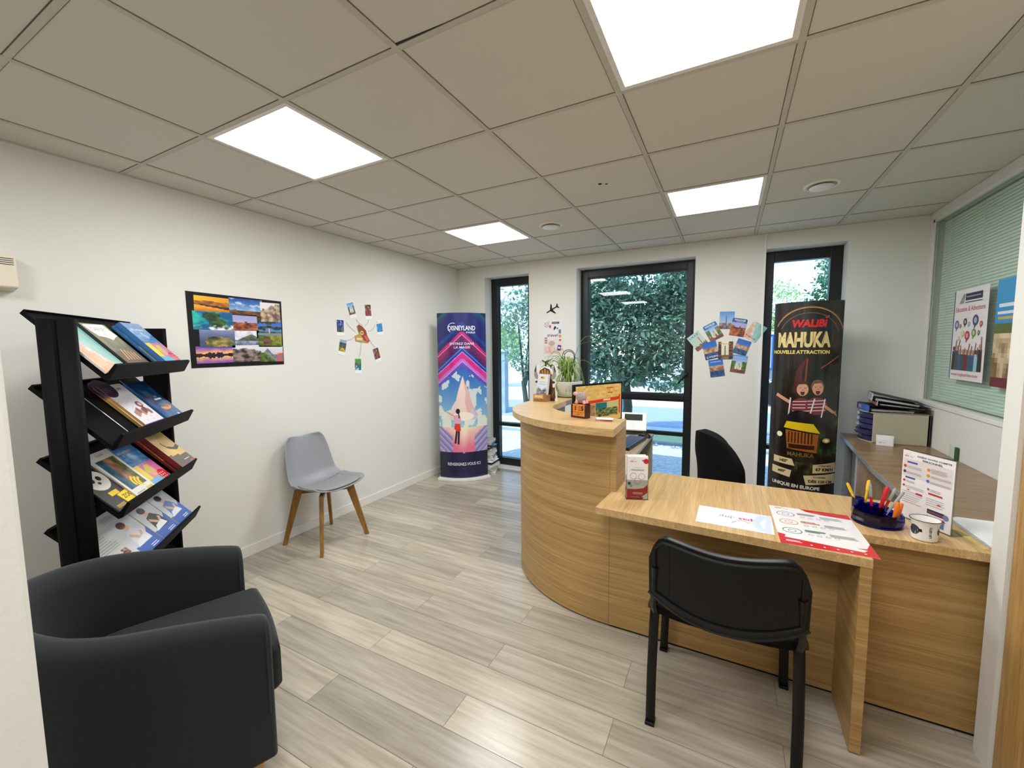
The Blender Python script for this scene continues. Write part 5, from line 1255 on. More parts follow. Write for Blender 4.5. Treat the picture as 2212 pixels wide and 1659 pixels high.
# sign holder "creez votre compte personnel"
cd_ = Vector((.486, -.874, 0)); sM = Matrix.Translation((.689, 2.355, DT + .001)) @ Matrix.Rotation(atan2(-.874, .486), 4, 'Z')
t = thing('sign_holder', 'upright clear holder with a printed account instructions sheet behind the mug', 'sign', mat=sM)
m = MB(); m.box(0, .212, -.0015, 0, .004, .302); m.box(0, .212, .0016, .003, .004, .302); m.box(0, .212, -.0015, .075, 0, .003); m.obj('holder', 'acrylic', t)
a = Art(lift=.0001); a.layer = 0; W_, H_ = .210, .297
def sh(a):
    a.rect(.001, .005, W_ + .0, H_, (236, 232, 230)); a.rect(.006, .185, .204, .262, (220, 212, 210)); logo(a, .008, .268, .008)
    a.text('CRÉEZ VOTRE COMPTE', .13, .277, (66, 60, 62), .0085, w=.135, bold=.03); a.text('PERSONNEL', .125, .263, (66, 60, 62), .0085, w=.08, bold=.03)
    B = (60, 90, 160); a.rect(.022, .245, .066, .252, B); a.rect(.018, .178, .060, .185, B)
    for x, z, c in ((.014, .229, (206, 60, 56)), (.014, .205, (70, 76, 80)), (.014, .166, (196, 40, 60)), (.014, .144, (196, 40, 60)), (.112, .237, (226, 140, 50)), (.112, .213, (226, 140, 50)), (.112, .190, (70, 120, 170)), (.116, .158, (120, 120, 110))): a.circ(x, z, .0065 if z > .185 else .005, c)
    for x0, z0, x1, z1, n in ((.024, .222, .085, .234, 2), (.024, .198, .085, .208, 2), (.122, .226, .2, .246, 4), (.122, .206, .2, .216, 2), (.122, .182, .2, .192, 2), (.022, .160, .06, .170, 2), (.022, .135, .10, .148, 2), (.01, .07, .10, .125, 6), (.11, .09, .2, .125, 4), (.124, .15, .165, .162, 2)): a.lines(x0, z0, x1, z1, n, (146, 140, 140), .0016, n)
    a.rect(.118, .138, .172, .145, (190, 50, 54)); a.rect(.068, .118, .094, .126, (190, 50, 54)); a.rect(.03, .127, .04, .131, (190, 50, 54)); a.rect(.155, .103, .168, .108, (190, 50, 54))
    a.rect(.118, .060, .185, .078, (40, 44, 80)); a.rect(.120, .063, .183, .072, (120, 70, 80)); a.circ(.19, .066, .011, (120, 126, 170)); a.rect(.118, .016, .185, .042, (90, 120, 170)); a.line(.118, .05, .19, .045, .002, (40, 50, 100)); a.circ(.182, .048, .005, (190, 40, 60)); a.rect(.13, .02, .16, .03, (140, 160, 200))
sh(a); o = a.obj('printed_sheet', t); o.location = (0, -.0019, 0)
MB().box(.001, .2105, .0001, .0012, .005, .298).obj('sheet', 'paper', t)

# white papers on a kraft envelope
t = thing('kraft_envelope', 'yellowish kraft envelope lying under white papers at the right end of the desk', 'envelope', (.80, 2.405, DT), R(-81))
MB().box(0, .324, 0, .229, 0, .003).obj('envelope_body', 'kraft', t)
m = MB(); m.prism([(0, 0), (.04, .035), (.04, .194), (0, .229)], .003, .0036); m.obj('flap', 'kraft', t)
for k in range(6):
    lab = ['lowest', 'second', 'third', 'fourth', 'fifth', 'topmost'][k] + ' white sheet of the stack lying on the kraft envelope'
    o = tag(MB().box(0, .21, 0, .297, 0, .0014).obj('paper_sheet', 'paper' if k > 1 else 'grey_card'), lab, 'paper', 'white sheets on the envelope')
    o.matrix_world = Matrix.Translation((.868 + .004 * k, 2.095 + .002 * k, DT + .0042 + .0016 * k)) @ Matrix.Rotation(R(3 - k * .6), 4, 'Z')

# clear leaflet holder at the far right, green glass block, drawer unit, binders, card holder
t = thing('clear_holder', 'empty clear acrylic brochure stand on the brown desk near the white wall end', 'brochure stand', (1.215, 2.70, DT), R(-62))
m = MB(); m.box(-.08, .08, 0, .002, 0, .06); m.box(-.08, .08, .05, .052, 0, .15); m.box(-.08, -.078, 0, .05, 0, .06); m.box(.078, .08, 0, .05, 0, .06); m.box(-.08, .08, 0, .09, 0, .002); m.obj('stand', 'acrylic', t)
m = MB(); m.box(-.082, -.076, .049, .053, 0, .15); m.box(.076, .082, .049, .053, 0, .15); m.box(-.082, .082, .049, .053, .146, .151); m.box(-.082, .082, -.001, .003, .056, .061); m.obj('polished_edge', 'edge', t)
t = thing('glass_block', 'small green glass plate with a dark side standing against the right wall', 'glass plate', (1.333, 3.715, DT), R(-90))
MB().box(-.045, .045, -.004, 0, 0, .085).obj('plate', 'partglass', t); MB().box(.046, .066, -.012, 0, 0, .085).obj('dark_side', 'leaf_dark', t); MB().box(-.045, .045, -.001, .0, .0, .084).obj('backing', 'blind', t)

t = thing('drawer_unit', 'beige desktop drawer unit with curved dark purple drawers in the far right corner', 'drawer unit', (1.0, 4.06, DT))
m = MB(); m.box(0, .325, 0, .012, 0, .235); m.box(0, .325, .268, .28, 0, .235); m.box(.31, .325, 0, .28, 0, .235)
def bow(y): return -.050 * sin(pi * y / .28)
for z0, z1 in ((0, .008), (.227, .235)):
    m.prism([(.31, .0), (.31, .28)] + [(bow(.28 * (1 - i / 10)) - .004, .28 * (1 - i / 10)) for i in range(11)], z0, z1)
m.obj('casing', 'beige_plastic', t, bevel=.003)
m = MB(); m.box(.3255, .331, .004, .276, .004, .232); m.obj('rear_panel', 'black_plastic', t)
for k in range(5):
    z0 = .010 + k * .0435; e = -.022 if k == 1 else 0
    m = MB(); m.prism([(.10, .014), (.10, .266)] + [(bow(.28 * (1 - i / 10)) + e, .014 + .252 * (1 - i / 10)) for i in range(11)], z0, z0 + .038)
    o = m.obj('drawer', 'purple', t, bevel=.003)
    m = MB(); m.box(bow(.14) + e - .006, bow(.14) + e + .004, .11, .17, z0 + .006, z0 + .014); m.obj('drawer_lip', 'purple', o)
    if k in (2, 3, 4): m = MB(); m.box(bow(.20) + e - .010, bow(.20) + e - .008, .17, .235, z0 + .010, z0 + .032); m.obj('drawer_label', 'paper', o)
def binder(x, y, z, rz, ry, th, cover, spine, lab, sticker=None, sheets=True):
    # local: spine on the -x side, lying flat, cover 0.28 (y) by 0.31 (x)
    t = thing('ring_binder', lab, 'binder', mat=Matrix.Translation((x, y, z)) @ Matrix.Rotation(rz, 4, 'Z') @ Matrix.Rotation(ry, 4, 'Y'), group='ring binders on the drawer unit')
    m = MB(); m.box(0, .30, 0, .27, 0, .003); m.box(0, .30, 0, .27, th * .55, th * .55 + .003, Matrix.Translation((0, 0, th * .45)) @ Matrix.Rotation(R(4 * th / .05), 4, 'Y')); m.obj('cover', cover, t, bevel=.001)
    MB().box(-.003, .001, 0, .27, 0, th + .001).obj('spine', spine, t, bevel=.001)
    m = MB(); m.box(.02, .27, .015, .255, .006, th * .42); m.obj('sheets', 'grey_card', t)
    if sticker: MB().box(-.0036, -.003, .17, .23, th * .2, th * .8).obj('spine_label', sticker, t)
    else: MB().box(-.0036, -.003, .08, .095, th * .3, th * .75).obj('finger_hole', 'black_metal', t)
binder(.975, 4.075, DT + .236, R(3), R(1), .048, 'black_binder', 'blue_binder', 'blue-spined ring binder lying lowest on the drawer unit', 'pink_card')
binder(1.02, 4.07, DT + .288, R(-4), R(5), .034, 'black_binder', 'pink_card', 'thin dark ring binder with a pink spine, between the two others', 'silver')
binder(.99, 4.085, DT + .322, R(-7), R(9), .055, 'black_binder', 'grey_card', 'marbled grey-spined ring binder lying uppermost and tilted on the drawer unit')
t = thing('card_holder', 'small white business card holder in front of the drawer unit', 'card holder', (1.055, 3.985, DT), R(-14))
m = MB(); m.box(-.05, .05, -.02, -.017, 0, .045); m.box(-.05, .05, .012, .015, 0, .075); m.box(-.05, .05, -.02, .03, 0, .003); m.box(-.05, -.047, -.02, .015, 0, .04); m.box(.047, .05, -.02, .015, 0, .04); m.obj('stand', 'white_plastic', t)
MB().box(-.045, .045, -.016, .008, .004, .058).obj('card_stack', 'paper', t)
a = Art(); a.rect(-.045, .004, .045, .042, (236, 234, 232)); logo(a, -.035, .018, .008); o = a.obj('printed_card', t); o.location = (0, -.0201, 0)

# wooden block calendar with a stone animal
t = thing('block_calendar', 'dark wooden block calendar with orange number blocks on the curved counter', 'calendar', (-.745, 2.268, CT), R(-17))
m = MB(); m.box(-.052, .052, -.02, .024, 0, .008); m.box(-.052, -.043, -.02, .024, .008, .078); m.box(.043, .052, -.02, .024, .008, .078); m.box(-.043, .043, .014, .024, .008, .078); m.box(-.052, .052, .004, .024, .078, .084); m.obj('case', 'darkwood', t, bevel=.0015)
for x, s_ in ((-.021, '1'), (.021, '5')):
    o = MB().box(x - .0205, x + .0205, -.018, .013, .033, .077).obj('number_block', 'orangewood', t, bevel=.001)
    a = Art(); a.layer = 1; a.text(s_, x + (.004 if s_ == '5' else 0), .043, (26, 20, 16), .026, bold=.05)
    if s_ == '5': a.line(x - .014, .044, x - .014, .069, .0022, (26, 20, 16)); a.line(x - .014, .069, x - .007, .069, .0022, (26, 20, 16)); a.line(x - .014, .044, x - .007, .044, .0022, (26, 20, 16))
    o2 = a.obj('painted_digit', o); o2.location = (0, -.0181, 0)
o = MB().box(-.042, .042, -.018, .013, .0095, .0315).obj('month_block', 'orangewood', t, bevel=.001)
a = Art(); a.layer = 1; a.text('JULY', 0, .016, (26, 20, 16), .009, bold=.02); o2 = a.obj('painted_month', o); o2.location = (0, -.0181, 0)
t = thing('stone_figurine', 'small grey and pink stone animal figurine on top of the block calendar', 'figurine', (-.742, 2.266, CT + .084), R(-17))
m = MB(); m.ball((.004, 0, .036), .034, 12, (1.0, .55, .88)); m.obj('shell', noisy('speckled_stone', (128, 116, 112), (176, 160, 156), 160, .7, .6, .002), t, smooth=True)
m = MB(); m.ball((-.038, 0, .052), .013, 8, (1.2, .8, .9)); m.tube([(-.02, 0, .045), (-.036, 0, .052)], .009, 8); m.obj('head', noisy('pink_stone', (196, 150, 140), (214, 170, 160), 100, .6, .2), t, smooth=True)
for x, y in ((-.02, .012), (-.018, -.012), (.028, .012), (.028, -.012)): MB().tube([(x, y, .018), (x * 1.25, y, .0)], [.008, .009], 8).obj('leg', 'pink_card', t, smooth=True)

for k in range(7):
    lab = ['lowest', 'second', 'third', 'fourth', 'fifth', 'sixth', 'topmost'][k] + ' folded card of the small stack near the square end of the curved counter'
    o = tag(MB().box(0, .085, 0, .055, 0, .0017).obj('folded_card', 'pink_card' if k < 5 else 'paper'), lab, 'card', 'cards on the curved counter')
    o.matrix_world = Matrix.Translation((-.625 + .0015 * (k % 3), 2.185 + .002 * (k % 2), CT + .0019 * k)) @ Matrix.Rotation(R(18 + (k * 7) % 9 - (14 if k == 6 else 0)), 4, 'Z')

# horned animal head display with leaflets
bM = Matrix.Translation((-1.335, 2.865, CT)) @ Matrix.Rotation(R(-2), 4, 'Z')
t = thing('head_display', 'cardboard leaflet dispenser shaped like a brown horned animal head on the curved counter', 'leaflet dispenser', mat=bM)
def HP(x, z): return (x, z)
out = [(.0, 0), (.005, .09), (.03, .115), (.02, .135), (.018, .16), (.03, .165), (.012, .20), (.014, .24), (.045, .285), (.05, .26), (.045, .22), (.06, .245), (.09, .262), (.13, .258), (.155, .235), (.165, .20), (.178, .24), (.172, .285), (.20, .25), (.205, .20), (.18, .165), (.19, .135), (.18, .12), (.19, .08), (.20, 0)]
m = MB(); m.prism([(x * 1.0, z) for x, z in out], 0, .004, Matrix.Translation((0, .05, 0)) @ Matrix.Rotation(pi / 2, 4, 'X')); m.obj('cutout_board', 'paper', t)
a = Art(lift=.0002)
a.poly([(.02, .0), (.03, .10), (.06, .12), (.14, .12), (.17, .10), (.18, 0)], (70, 44, 34))
a.poly([(.035, .11), (.038, .18), (.055, .23), (.095, .254), (.135, .238), (.158, .19), (.160, .11)], (84, 52, 36)); 
for k in range(9):
    x = .050 + k * .0118; a.line(x + (.1 - x) * .3, .165, x, .244 - abs(k - 4) * .006, .010, mix((196, 140, 70), (120, 76, 40), (k % 2)))
a.circ(.10, .13, .032, (52, 32, 28), rz=.05); a.circ(.028, .142, .014, (90, 56, 44), rz=.008); a.circ(.165, .142, .016, (90, 56, 44), rz=.010)
for s, x0 in ((-1, .045), (1, .15)):
    pts = [(x0, .16), (x0 + s * .025, .165), (x0 + s * .04, .19), (x0 + s * .038, .225), (x0 + s * .022, .275), (x0 + s * .020, .235), (x0 + s * .010, .200), (x0 - s * .006, .182)]
    a.poly(pts, (158, 152, 148)); a.poly([(x0 + s * .038, .225), (x0 + s * .022, .275), (x0 + s * .020, .235), (x0 + s * .03, .215)], (70, 66, 70))
a.poly([(.14, .02), (.185, .02), (.18, .11), (.16, .09)], (96, 62, 40)); a.line(.15, .03, .18, .09, .006, (150, 104, 60)); a.obj('painted_head', t).location = (0, .0455, 0)
m = MB(); m.box(.035, .145, -.030, .044, 0, .030); m.box(.035, .145, -.030, -.027, .03, .055); m.box(.035, .038, -.03, .044, .03, .05); m.box(.142, .145, -.03, .044, .03, .05); m.obj('leaflet_box', noisy('printed_brown_card', (140, 96, 58), (176, 128, 84), 60, .6, .05), t, bevel=.001)
a = Art(); a.rect(.037, .022, .118, .052, (196, 156, 104)); a.rect(.045, .030, .11, .046, (226, 196, 140))
for k in range(7): a.line(.04 + k * .013, .002, .042 + k * .013, .02, .002, (90, 60, 40))
a.obj('printed_front', t).location = (0, -.0304, 0)
first = None
for k in range(4):
    mt = bM @ Matrix.Translation((.052, -.022 + .011 * k, .032)) @ Matrix.Rotation(R(3), 4, 'Y') @ Matrix.Rotation(R(-9), 4, 'X')
    lab = ['front', 'second', 'third', 'rear'][k] + ' pale blue leaflet in the horned head dispenser'
    if first is None:
        o = thing('leaflet', lab, 'leaflet', mat=mt, group='pale blue leaflets in the dispenser'); MB().box(0, .082, 0, .009, 0, .175).obj('folded_sheet', 'paper', o)
        a = Art(lift=.0002); a.layer = 1
        a.raster(0, 0, .082, .175, 10, 18, lambda u, v: mix((206, 222, 244), (226, 232, 244), v) if v > .38 + .04 * sin(u * 9) else mix((60, 54, 56), (200, 200, 206), nz(u, v, 14) + .5))
        a.circ(.041, .150, .018, (226, 190, 30), rz=.010); a.circ(.032, .152, .009, (206, 70, 40), rz=.006); a.rect(.015, .115, .067, .121, (200, 204, 150)); a.rect(.012, .098, .07, .104, (200, 204, 150)); a.obj('printed_face', o); first = o
    else: dup(first, mt, lab)

# spider plant
t = thing('spider_plant', 'spider plant in a round white pot on the far end of the curved counter', 'potted plant', (-1.165, 3.235, CT))
MB().lathe([(.085, 0), (.112, .012), (.115, .018), (.108, .018), (.088, .010), (.0, .008)], n=40, cap=(True, False)).obj('saucer', 'ceramic', t, smooth=True)
MB().lathe([(.070, .011), (.086, .02), (.104, .06), (.113, .10), (.115, .125), (.110, .127), (.106, .12), (.10, .108), (.0, .106)], n=44, cap=(True, False)).obj('pot', 'ceramic', t, smooth=True)
MB().lathe([(.0001, .1125), (.05, .114), (.101, .110)], n=30, cap=(False, False)).obj('soil', 'soil', t, smooth=True)
m = MB()
for q in (0, .012): m.tube([(-.055 + q, .0 + q, .10), (-.055 + q, q, .30 - q)] + [(-.0 - .055 * cos(pi * k / 10) + q * (1 - k / 5), q, .33 - q + .055 * sin(pi * k / 10)) for k in range(11)] + [(.055 - q, q, .30 - q), (.055 - q, q, .10)], .003, 8)
m.obj('wire_hoop', 'black_metal', t, smooth=True)
rn = random.Random(12); m = MB()
def blade(base, az, L, rise, droop, wd):
    d = Vector((cos(az), sin(az), 0)); sd_ = Vector((-sin(az), cos(az), 0)); n = 9; P = []
    for i in range(n + 1):
        s = i / n; P.append(base + d * (L * (s * .55 + .25 * s * s)) + Vector((0, 0, rise * sin(min(1, s * 1.15) * pi * .6) - droop * s ** 2.4)))
    for i in range(n):
        w0 = wd * (1 - (i / n) ** 2.2) * .5 + .0008; w1 = wd * (1 - ((i + 1) / n) ** 2.2) * .5 + .0006
        for a_, b_, c_ in ((-1, -.35, (112, 150, 52)), (-.35, .35, (196, 210, 130)), (.35, 1, (108, 148, 50))):
            m.colr = lin(c_); f0 = Vector((0, 0, .004 * abs(a_))); f1 = Vector((0, 0, .004 * abs(b_)))
            m.add([P[i] + sd_ * w0 * a_ + f0, P[i] + sd_ * w0 * b_ + f1, P[i + 1] + sd_ * w1 * b_ + f1, P[i + 1] + sd_ * w1 * a_ + f0], [(0, 1, 2, 3)])
for k in range(78):
    az = rn.uniform(0, 2 * pi); b0 = Vector((rn.uniform(-.02, .02), rn.uniform(-.02, .02), .11))
    L = rn.uniform(.18, .40) * (.42 if cos(az - R(-25)) > .1 else 1); blade(b0, az, L, rn.uniform(.12, .30), rn.uniform(.06, .34), rn.uniform(.010, .016))
blade(Vector((0, 0, .11)), R(10), .26, .34, -.08, .030); blade(Vector((0, 0, .11)), R(14), .22, .30, -.06, .022); blade(Vector((-.01, 0, .11)), R(170), .10, .28, 0, .012); blade(Vector((0, 0, .11)), R(190), .30, .20, .02, .011)
for k in range(26): blade(Vector((-.075 + rn.uniform(-.02, .02), -.05 + rn.uniform(-.02, .02), .10)), R(rn.uniform(190, 290)), rn.uniform(.06, .15), rn.uniform(.01, .05), rn.uniform(.10, .16), rn.uniform(.007, .011))
m.obj('leaves', 'spider', t, fixn=False)

# monitor, keyboard, mouse, desk phone on the inner desk
mM = Matrix.Translation((-1.018, 2.955, 0)) @ Matrix.Rotation(atan2(.88, .476), 4, 'Z')
t = thing('monitor', 'black framed computer monitor with a lit web page behind the curved counter', 'monitor', mat=mM)
m = MB(); m.box(0, .53, 0, .028, .905, 1.222); m.box(.12, .41, .028, .045, .97, 1.16); m.obj('casing', 'black_plastic', t, bevel=.003)
a = Art(lift=.0001); a.layer = 1; x0, x1, z0, z1 = .014, .516, .922, 1.208
a.rect(x0, z0, x1, z1, (216, 170, 96)); a.raster(x0, z1 - .10, x1, z1, 20, 6, lambda u, v: mix((208, 158, 78), (228, 188, 116), nz(u * 6, v * 2, 4) + .5)); a.poly([(x0, 1.06), (x1 - .06, 1.075), (x1 - .02, 1.085), (x1 - .02, 1.105), (x0, 1.082)], (206, 60, 40)); a.rect(x1 - .028, .965, x1 - .012, 1.12, (206, 60, 40)); a.rect(.31, 1.080, .39, 1.094, (236, 196, 150))
a.raster(x0, .955, .22, 1.06, 10, 8, lambda u, v: mix((176, 70, 40), (150, 150, 110), nz(u, v, 5) + .5)); a.raster(.225, .955, .475, 1.066, 16, 10, lambda u, v: (40, 110, 110) if v > .6 and u < .5 else (mix((50, 56, 30), (150, 150, 90), nz(u, v, 8) + .5) if v < .6 else (190, 180, 120)))
a.rect(.345, 1.175, .42, 1.184, (206, 80, 50)); a.rect(.36, 1.137, .415, 1.146, (206, 80, 50)); a.text('apas btp', .16, 1.13, (206, 110, 60), .012, bold=.02); a.rect(.36, 1.158, .40, 1.161, (190, 140, 80))
a.obj('display', t, 'screen')
m = MB(); m.tube([(.265, .04, .766), (.265, .04, 1.02)], .018, 12); m.obj('stand_post', 'black_plastic', t, smooth=True)
m = MB(); m.box(.15, .38, -.04, .12, .751, .766); m.obj('stand_foot', 'black_plastic', t, bevel=.004)
t = thing('keyboard', 'black computer keyboard with blue-grey keys on the greige inner desk', 'keyboard', (-.665, 3.235, DT), R(84))
m = MB(); m.box(-.225, .225, -.072, .072, .004, .018); m.box(-.22, .22, .055, .07, 0, .006); m.box(-.22, .22, -.07, -.06, 0, .006); m.obj('housing', 'black_plastic', t, bevel=.004)
for r_ in range(5):
    for c_ in range(15):
        if r_ == 0 and 4 <= c_ <= 8:
            if c_ == 4: MB().box(-.216 + c_ * .029 + .001, -.216 + 9 * .029 - .001, -.064, -.040, .018, .023).obj('key', 'key', t)
            continue
        MB().box(-.216 + c_ * .029 + .001, -.216 + (c_ + 1) * .029 - .002, -.064 + r_ * .026, -.040 + r_ * .026, .018, .023).obj('key', 'key', t)
t = thing('computer_mouse', 'black computer mouse at the far end of the keyboard', 'mouse', (-.60, 3.53, DT), R(70))
MB().grid(lambda u, v: ((u - .5) * .064 * (1 - .25 * abs(2 * v - 1) ** 3), (v - .5) * .11, .002 + .036 * max(0, (1 - abs(2 * u - 1) ** 2.4)) ** .6 * max(0, (1 - abs(2 * v - 1) ** 2.6)) ** .6), 14, 18).obj('body', 'black_plastic', t, smooth=True)
MB().tube([(-.004, .028, .036), (.004, .028, .036)], .006, 10).obj('scroll_wheel', 'rubber', t, smooth=True); m = MB(); m.box(-.03, .03, -.05, .05, 0, .003); m.obj('base', 'black_plastic', t)
t = thing('desk_terminal', 'white tilted desk terminal with a dark display on a clear stand', 'terminal', (-.70, 3.60, DT), R(8))
T_ = Matrix.Translation((0, 0, .045)) @ Matrix.Rotation(R(-38), 4, 'X')
m = MB(); m.box(-.125, .10, -.008, .012, -.01, .165, T_); m.obj('housing', 'white_plastic', t, bevel=.006, seg=3)
m = MB(); m.box(-.085, .065, -.010, -.0075, .085, .145, T_); m.obj('display', 'screen_off', t)
m = MB(); m.prism([(-.03, 0), (.10, 0), (.10, .012), (.0, .07), (-.03, .07)], -.11, .09, Matrix.Rotation(pi / 2, 4, 'X') @ Matrix.Rotation(pi / 2, 4, 'Y')) if 0 else m
m = MB(); m.box(-.11, .085, -.02, .09, 0, .004); m.box(-.11, -.106, -.02, .06, .004, .034); m.box(.081, .085, -.02, .06, .004, .034); m.obj('clear_stand', 'acrylic', t)

# ================================================================== OUTSIDE
def ground(name, y0, y1, mat, z=-.06, t=.05, x0=-30, x1=30):
    return struct(MB().box(x0, x1, y0, y1, z - t, z).obj(name, mat))
ground('ground_gravel', 4.76, 6.9, 'gravel'); ground('ground_curb', 6.9, 7.0, 'concrete', -.03, .08); ground('ground_lawn', 7.0, 8.0, 'grass', -.05)
ground('ground_path', 8.0, 8.4, 'sandy'); ground('ground_road', 8.4, 11.2, 'road'); ground('ground_field', 11.2, 60, 'sandy')
struct(MB().box(-30, 30, -20, 4.75, -.3, -.1).obj('ground_under', 'concrete'))
rn = random.Random(6); first = None
for k in range(30):
    x, y, r_ = -2.72 + (k % 15) * .052 + rn.uniform(-.008, .008), 4.80 + .05 * (k // 15) + rn.uniform(-.01, .01), rn.uniform(.017, .024)
    if first is None:
        m = MB(); m.ball((0, 0, 0), 1, 6, (1.2, 1, .72)); first = m.obj('pebble', 'ceramic', smooth=True); o = first
    else: o = first.copy(); col.objects.link(o)
    o.location = (x, y, -.06 + r_ * .7); o.scale = (r_, r_, r_); o.rotation_euler = (0, 0, rn.uniform(0, 3)); tag(o, 'white pebble in the row outside the foot of the left window', 'pebble', 'white pebbles outside the left window')

def foliage(name, parent, n, fn, size, mat, seed, aspect=.48):
    rn = random.Random(seed); m = MB()
    for _ in range(n):
        p = fn(rn)
        if p is None: continue
        az = rn.uniform(0, 2 * pi); el = rn.gauss(-.35, .55); d = Vector((cos(az) * cos(el), sin(az) * cos(el), sin(el)))
        q = d.cross(Vector((rn.gauss(0, .5), rn.gauss(0, .5), 1))).normalized(); nn = q.cross(d); L = size * rn.uniform(.7, 1.25); w_ = L * aspect * .5
        b = len(m.v); m.v += [tuple(p), tuple(p + d * L * .35 + q * w_ + nn * w_ * .3), tuple(p + d * L * .72 + q * w_ * .75 + nn * w_ * .2), tuple(p + d * L), tuple(p + d * L * .72 - q * w_ * .75 + nn * w_ * .2), tuple(p + d * L * .35 - q * w_ + nn * w_ * .3)]
        m.f += [(b, b + 1, b + 2, b + 3), (b, b + 3, b + 4, b + 5)]; m.c += [None, None]; m.mi += [0, 0]
    return m.obj(name, mat, parent, fixn=False)
def tree(label, loc, trunk, blobs, n, size, mat, seed, tr=.07, cat='tree', hollow=.45):
    t = thing('tree', label, cat, loc); m = MB()
    m.tube([Vector((0, 0, -.06)), Vector((.03, .02, trunk * .5)), Vector((-.02, .0, trunk))], [tr * 1.25, tr, tr * .8], 12); m.obj('trunk', 'bark', t, smooth=True)
    for (bx, by, bz, rx, ry, rz_) in blobs:
        m = MB(); m.tube([Vector((0, 0, trunk * .85)), Vector((bx * .5, by * .5, trunk * .5 + bz * .5)), Vector((bx, by, bz))], [tr * .55, tr * .35, tr * .12], 8); m.obj('branch', 'bark', t, smooth=True)
    vol = [b[3] * b[4] * b[5] for b in blobs]; tot = sum(vol)
    def fn(rn):
        r = rn.uniform(0, tot); k = 0
        while r > vol[k] and k < len(vol) - 1: r -= vol[k]; k += 1
        b = blobs[k]; a, c = rn.uniform(0, 2 * pi), rn.uniform(-1, 1); rr = rn.uniform(hollow, 1) ** .6; s = sqrt(1 - c * c)
        return Vector((b[0] + b[3] * rr * s * cos(a), b[1] + b[4] * rr * s * sin(a), b[2] + b[5] * rr * c))
    foliage('foliage', t, n, fn, size, mat, seed); return t
tree('broad-leaved tree close outside the large middle window', (-1.42, 6.6, 0), 1.15,
     [(0, 0, 1.75, .95, .6, .85), (-.75, .1, 1.7, .8, .55, .85), (.85, .0, 1.75, .8, .55, .85), (.1, .1, 2.5, 1.1, .65, .7), (-.8, .1, 2.5, .8, .6, .7), (.55, .1, 1.15, .8, .4, .32), (1.2, .1, 2.4, .7, .55, .8), (.3, .3, 3.3, 1.1, .7, .6)], 24000, .088, 'leaf', 21)
_bt = [o for o in col.objects if o.get('label', '').startswith('broad-leaved tree close')][0]
for _k, (_x, _z, _n) in enumerate(((.62, .90, 26), (.98, .84, 34), (.80, .98, 30))):
    foliage('hanging_twig', _bt, _n, lambda rn, _x=_x, _z=_z: Vector((_x + rn.gauss(0, .09), -.35 + rn.gauss(0, .06), _z + rn.gauss(0, .06))), .085, 'leaf', 50 + _k)
tree('leafy shrub tree seen through the narrow left window', (-3.35, 6.9, 0), .9,
     [(.1, 0, 1.75, .62, .5, .75), (.45, .1, 2.3, .6, .5, .8), (-.15, 0, 2.2, .45, .4, .5), (.25, 0, 1.3, .5, .4, .35), (.55, 0, 3.1, .5, .5, .6)], 3600, .08, 'leaf', 22, .05)
tree('pale green birch far beyond the right window', (1.35, 15.6, 0), 1.6, [(0, 0, 2.4, .9, .8, 1.2), (.5, .2, 1.8, .8, .8, 1.0), (-.6, 0, 2.0, .7, .7, .9)], 5200, .10, 'leaf_birch', 24, .10)
tree('dark leafy tree at upper right beyond the right window', (2.35, 11.5, 0), 1.5, [(0, 0, 3.0, .75, .7, 1.0), (-.35, 0, 2.4, .55, .6, .7), (.3, 0, 2.2, .8, .7, .9)], 4200, .10, 'leaf_dark', 25, .10)
tree('broad green tree beyond the road behind the middle window', (-3.2, 17, 0), 1.6, [(0, 0, 2.6, 1.6, 1.2, 1.3), (1.8, 0, 2.2, 1.3, 1.2, 1.2)], 4200, .15, 'leaf_dark', 26, .14)
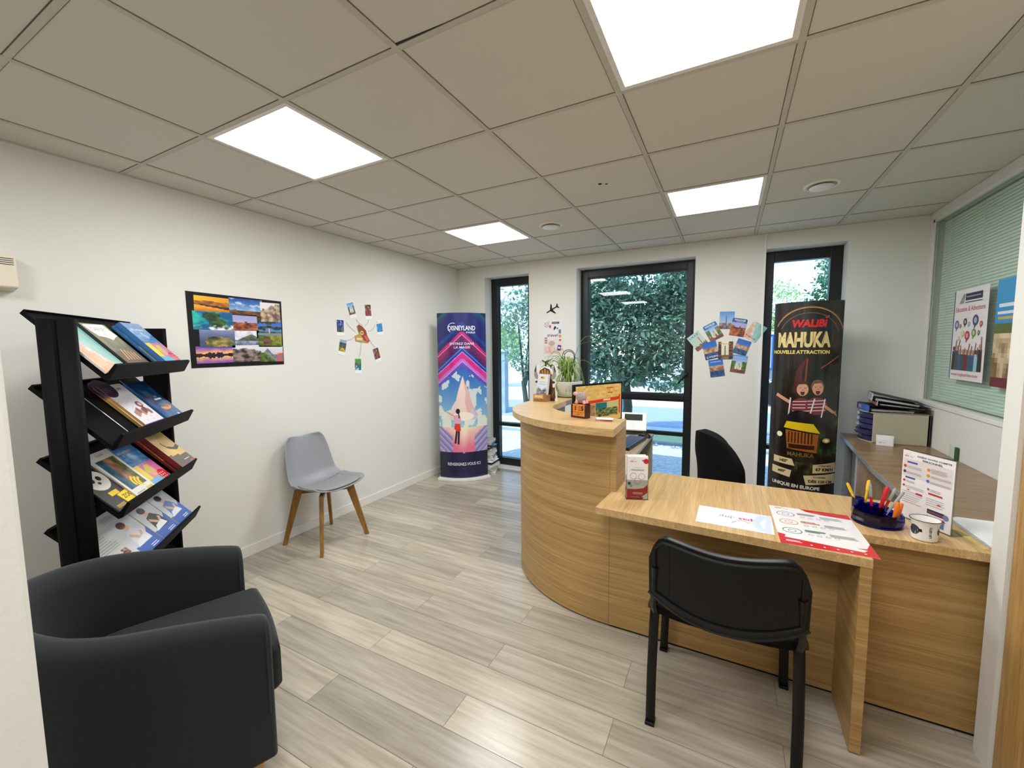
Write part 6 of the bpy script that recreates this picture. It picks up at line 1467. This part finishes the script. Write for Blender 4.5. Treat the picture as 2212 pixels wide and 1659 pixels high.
tree('bright green tree beyond the road, behind the left window', (-8.4, 15, 0), 1.0, [(0, 0, 1.7, 1.0, .9, .9)], 2400, .13, 'leaf_birch', 27, .09)
t = thing('garden_wall', 'grey concrete garden wall outside the narrow left window', 'wall', (-5.9, 8.8, -.06))
MB().box(-4, 1.15, -.09, .09, 0, 1.48).obj('wall_body', 'concrete', t); MB().box(-4.02, 1.17, -.12, .12, 1.48, 1.54).obj('coping', 'render_white', t, bevel=.01)
t = thing('white_building', 'white flat-roofed building beyond the garden wall', 'building', (-11.5, 20, -.06))
MB().box(-7, 4.2, -2, 2, 0, 3.7).obj('facade', 'render_white', t); MB().box(-7.1, 4.3, -2.1, 2.1, 3.7, 3.85).obj('roof_edge', 'edge', t)
for x in (-5, -2.2, .6): MB().box(x, x + 1.2, -2.03, -1.99, 1.2, 2.6).obj('window', 'screen_off', t)
t = thing('bollard', 'pale blue round-topped utility post by the trunk of the large tree', 'utility post', (-1.77, 7.55, -.05))
MB().box(-.12, .12, -.09, .09, 0, .95).obj('post', 'bollard', t, bevel=.02); MB().tube([(0, -.09, .95), (0, .09, .95)], .12, 20).obj('rounded_top', 'bollard', t, smooth=True)
t = thing('trailer', 'bright blue box trailer far beyond the right window', 'trailer', (.98, 13.2, -.06))
MB().box(-.75, .42, -.7, .7, .95, 1.85).obj('box_body', 'blue_paint', t, bevel=.03)
m = MB()
for k in range(5): m.box(-.70 + k * .22, -.66 + k * .22, -.72, -.70, 1.0, 1.8)
m.obj('side_rib', 'edge', t); MB().box(-.77, .44, -.72, .72, 1.85, 1.93).obj('roof', 'render_white', t, bevel=.01)
for x in (-.5, .15): MB().tube([(x, -.72, .32), (x, -.56, .32)], .32, 22).obj('wheel', 'rubber', t, smooth=True)
MB().box(-.75, .42, -.55, .55, .70, .95).obj('chassis', 'edge', t)
t = thing('hedge', 'pale green hedge along the far side of the road', 'hedge', (3.2, 16.5, -.06))
foliage('foliage', t, 3600, lambda rn: Vector((rn.uniform(-3, 3), rn.uniform(-.5, .5), rn.uniform(0, 1.5))), .13, 'leaf_birch', 33)
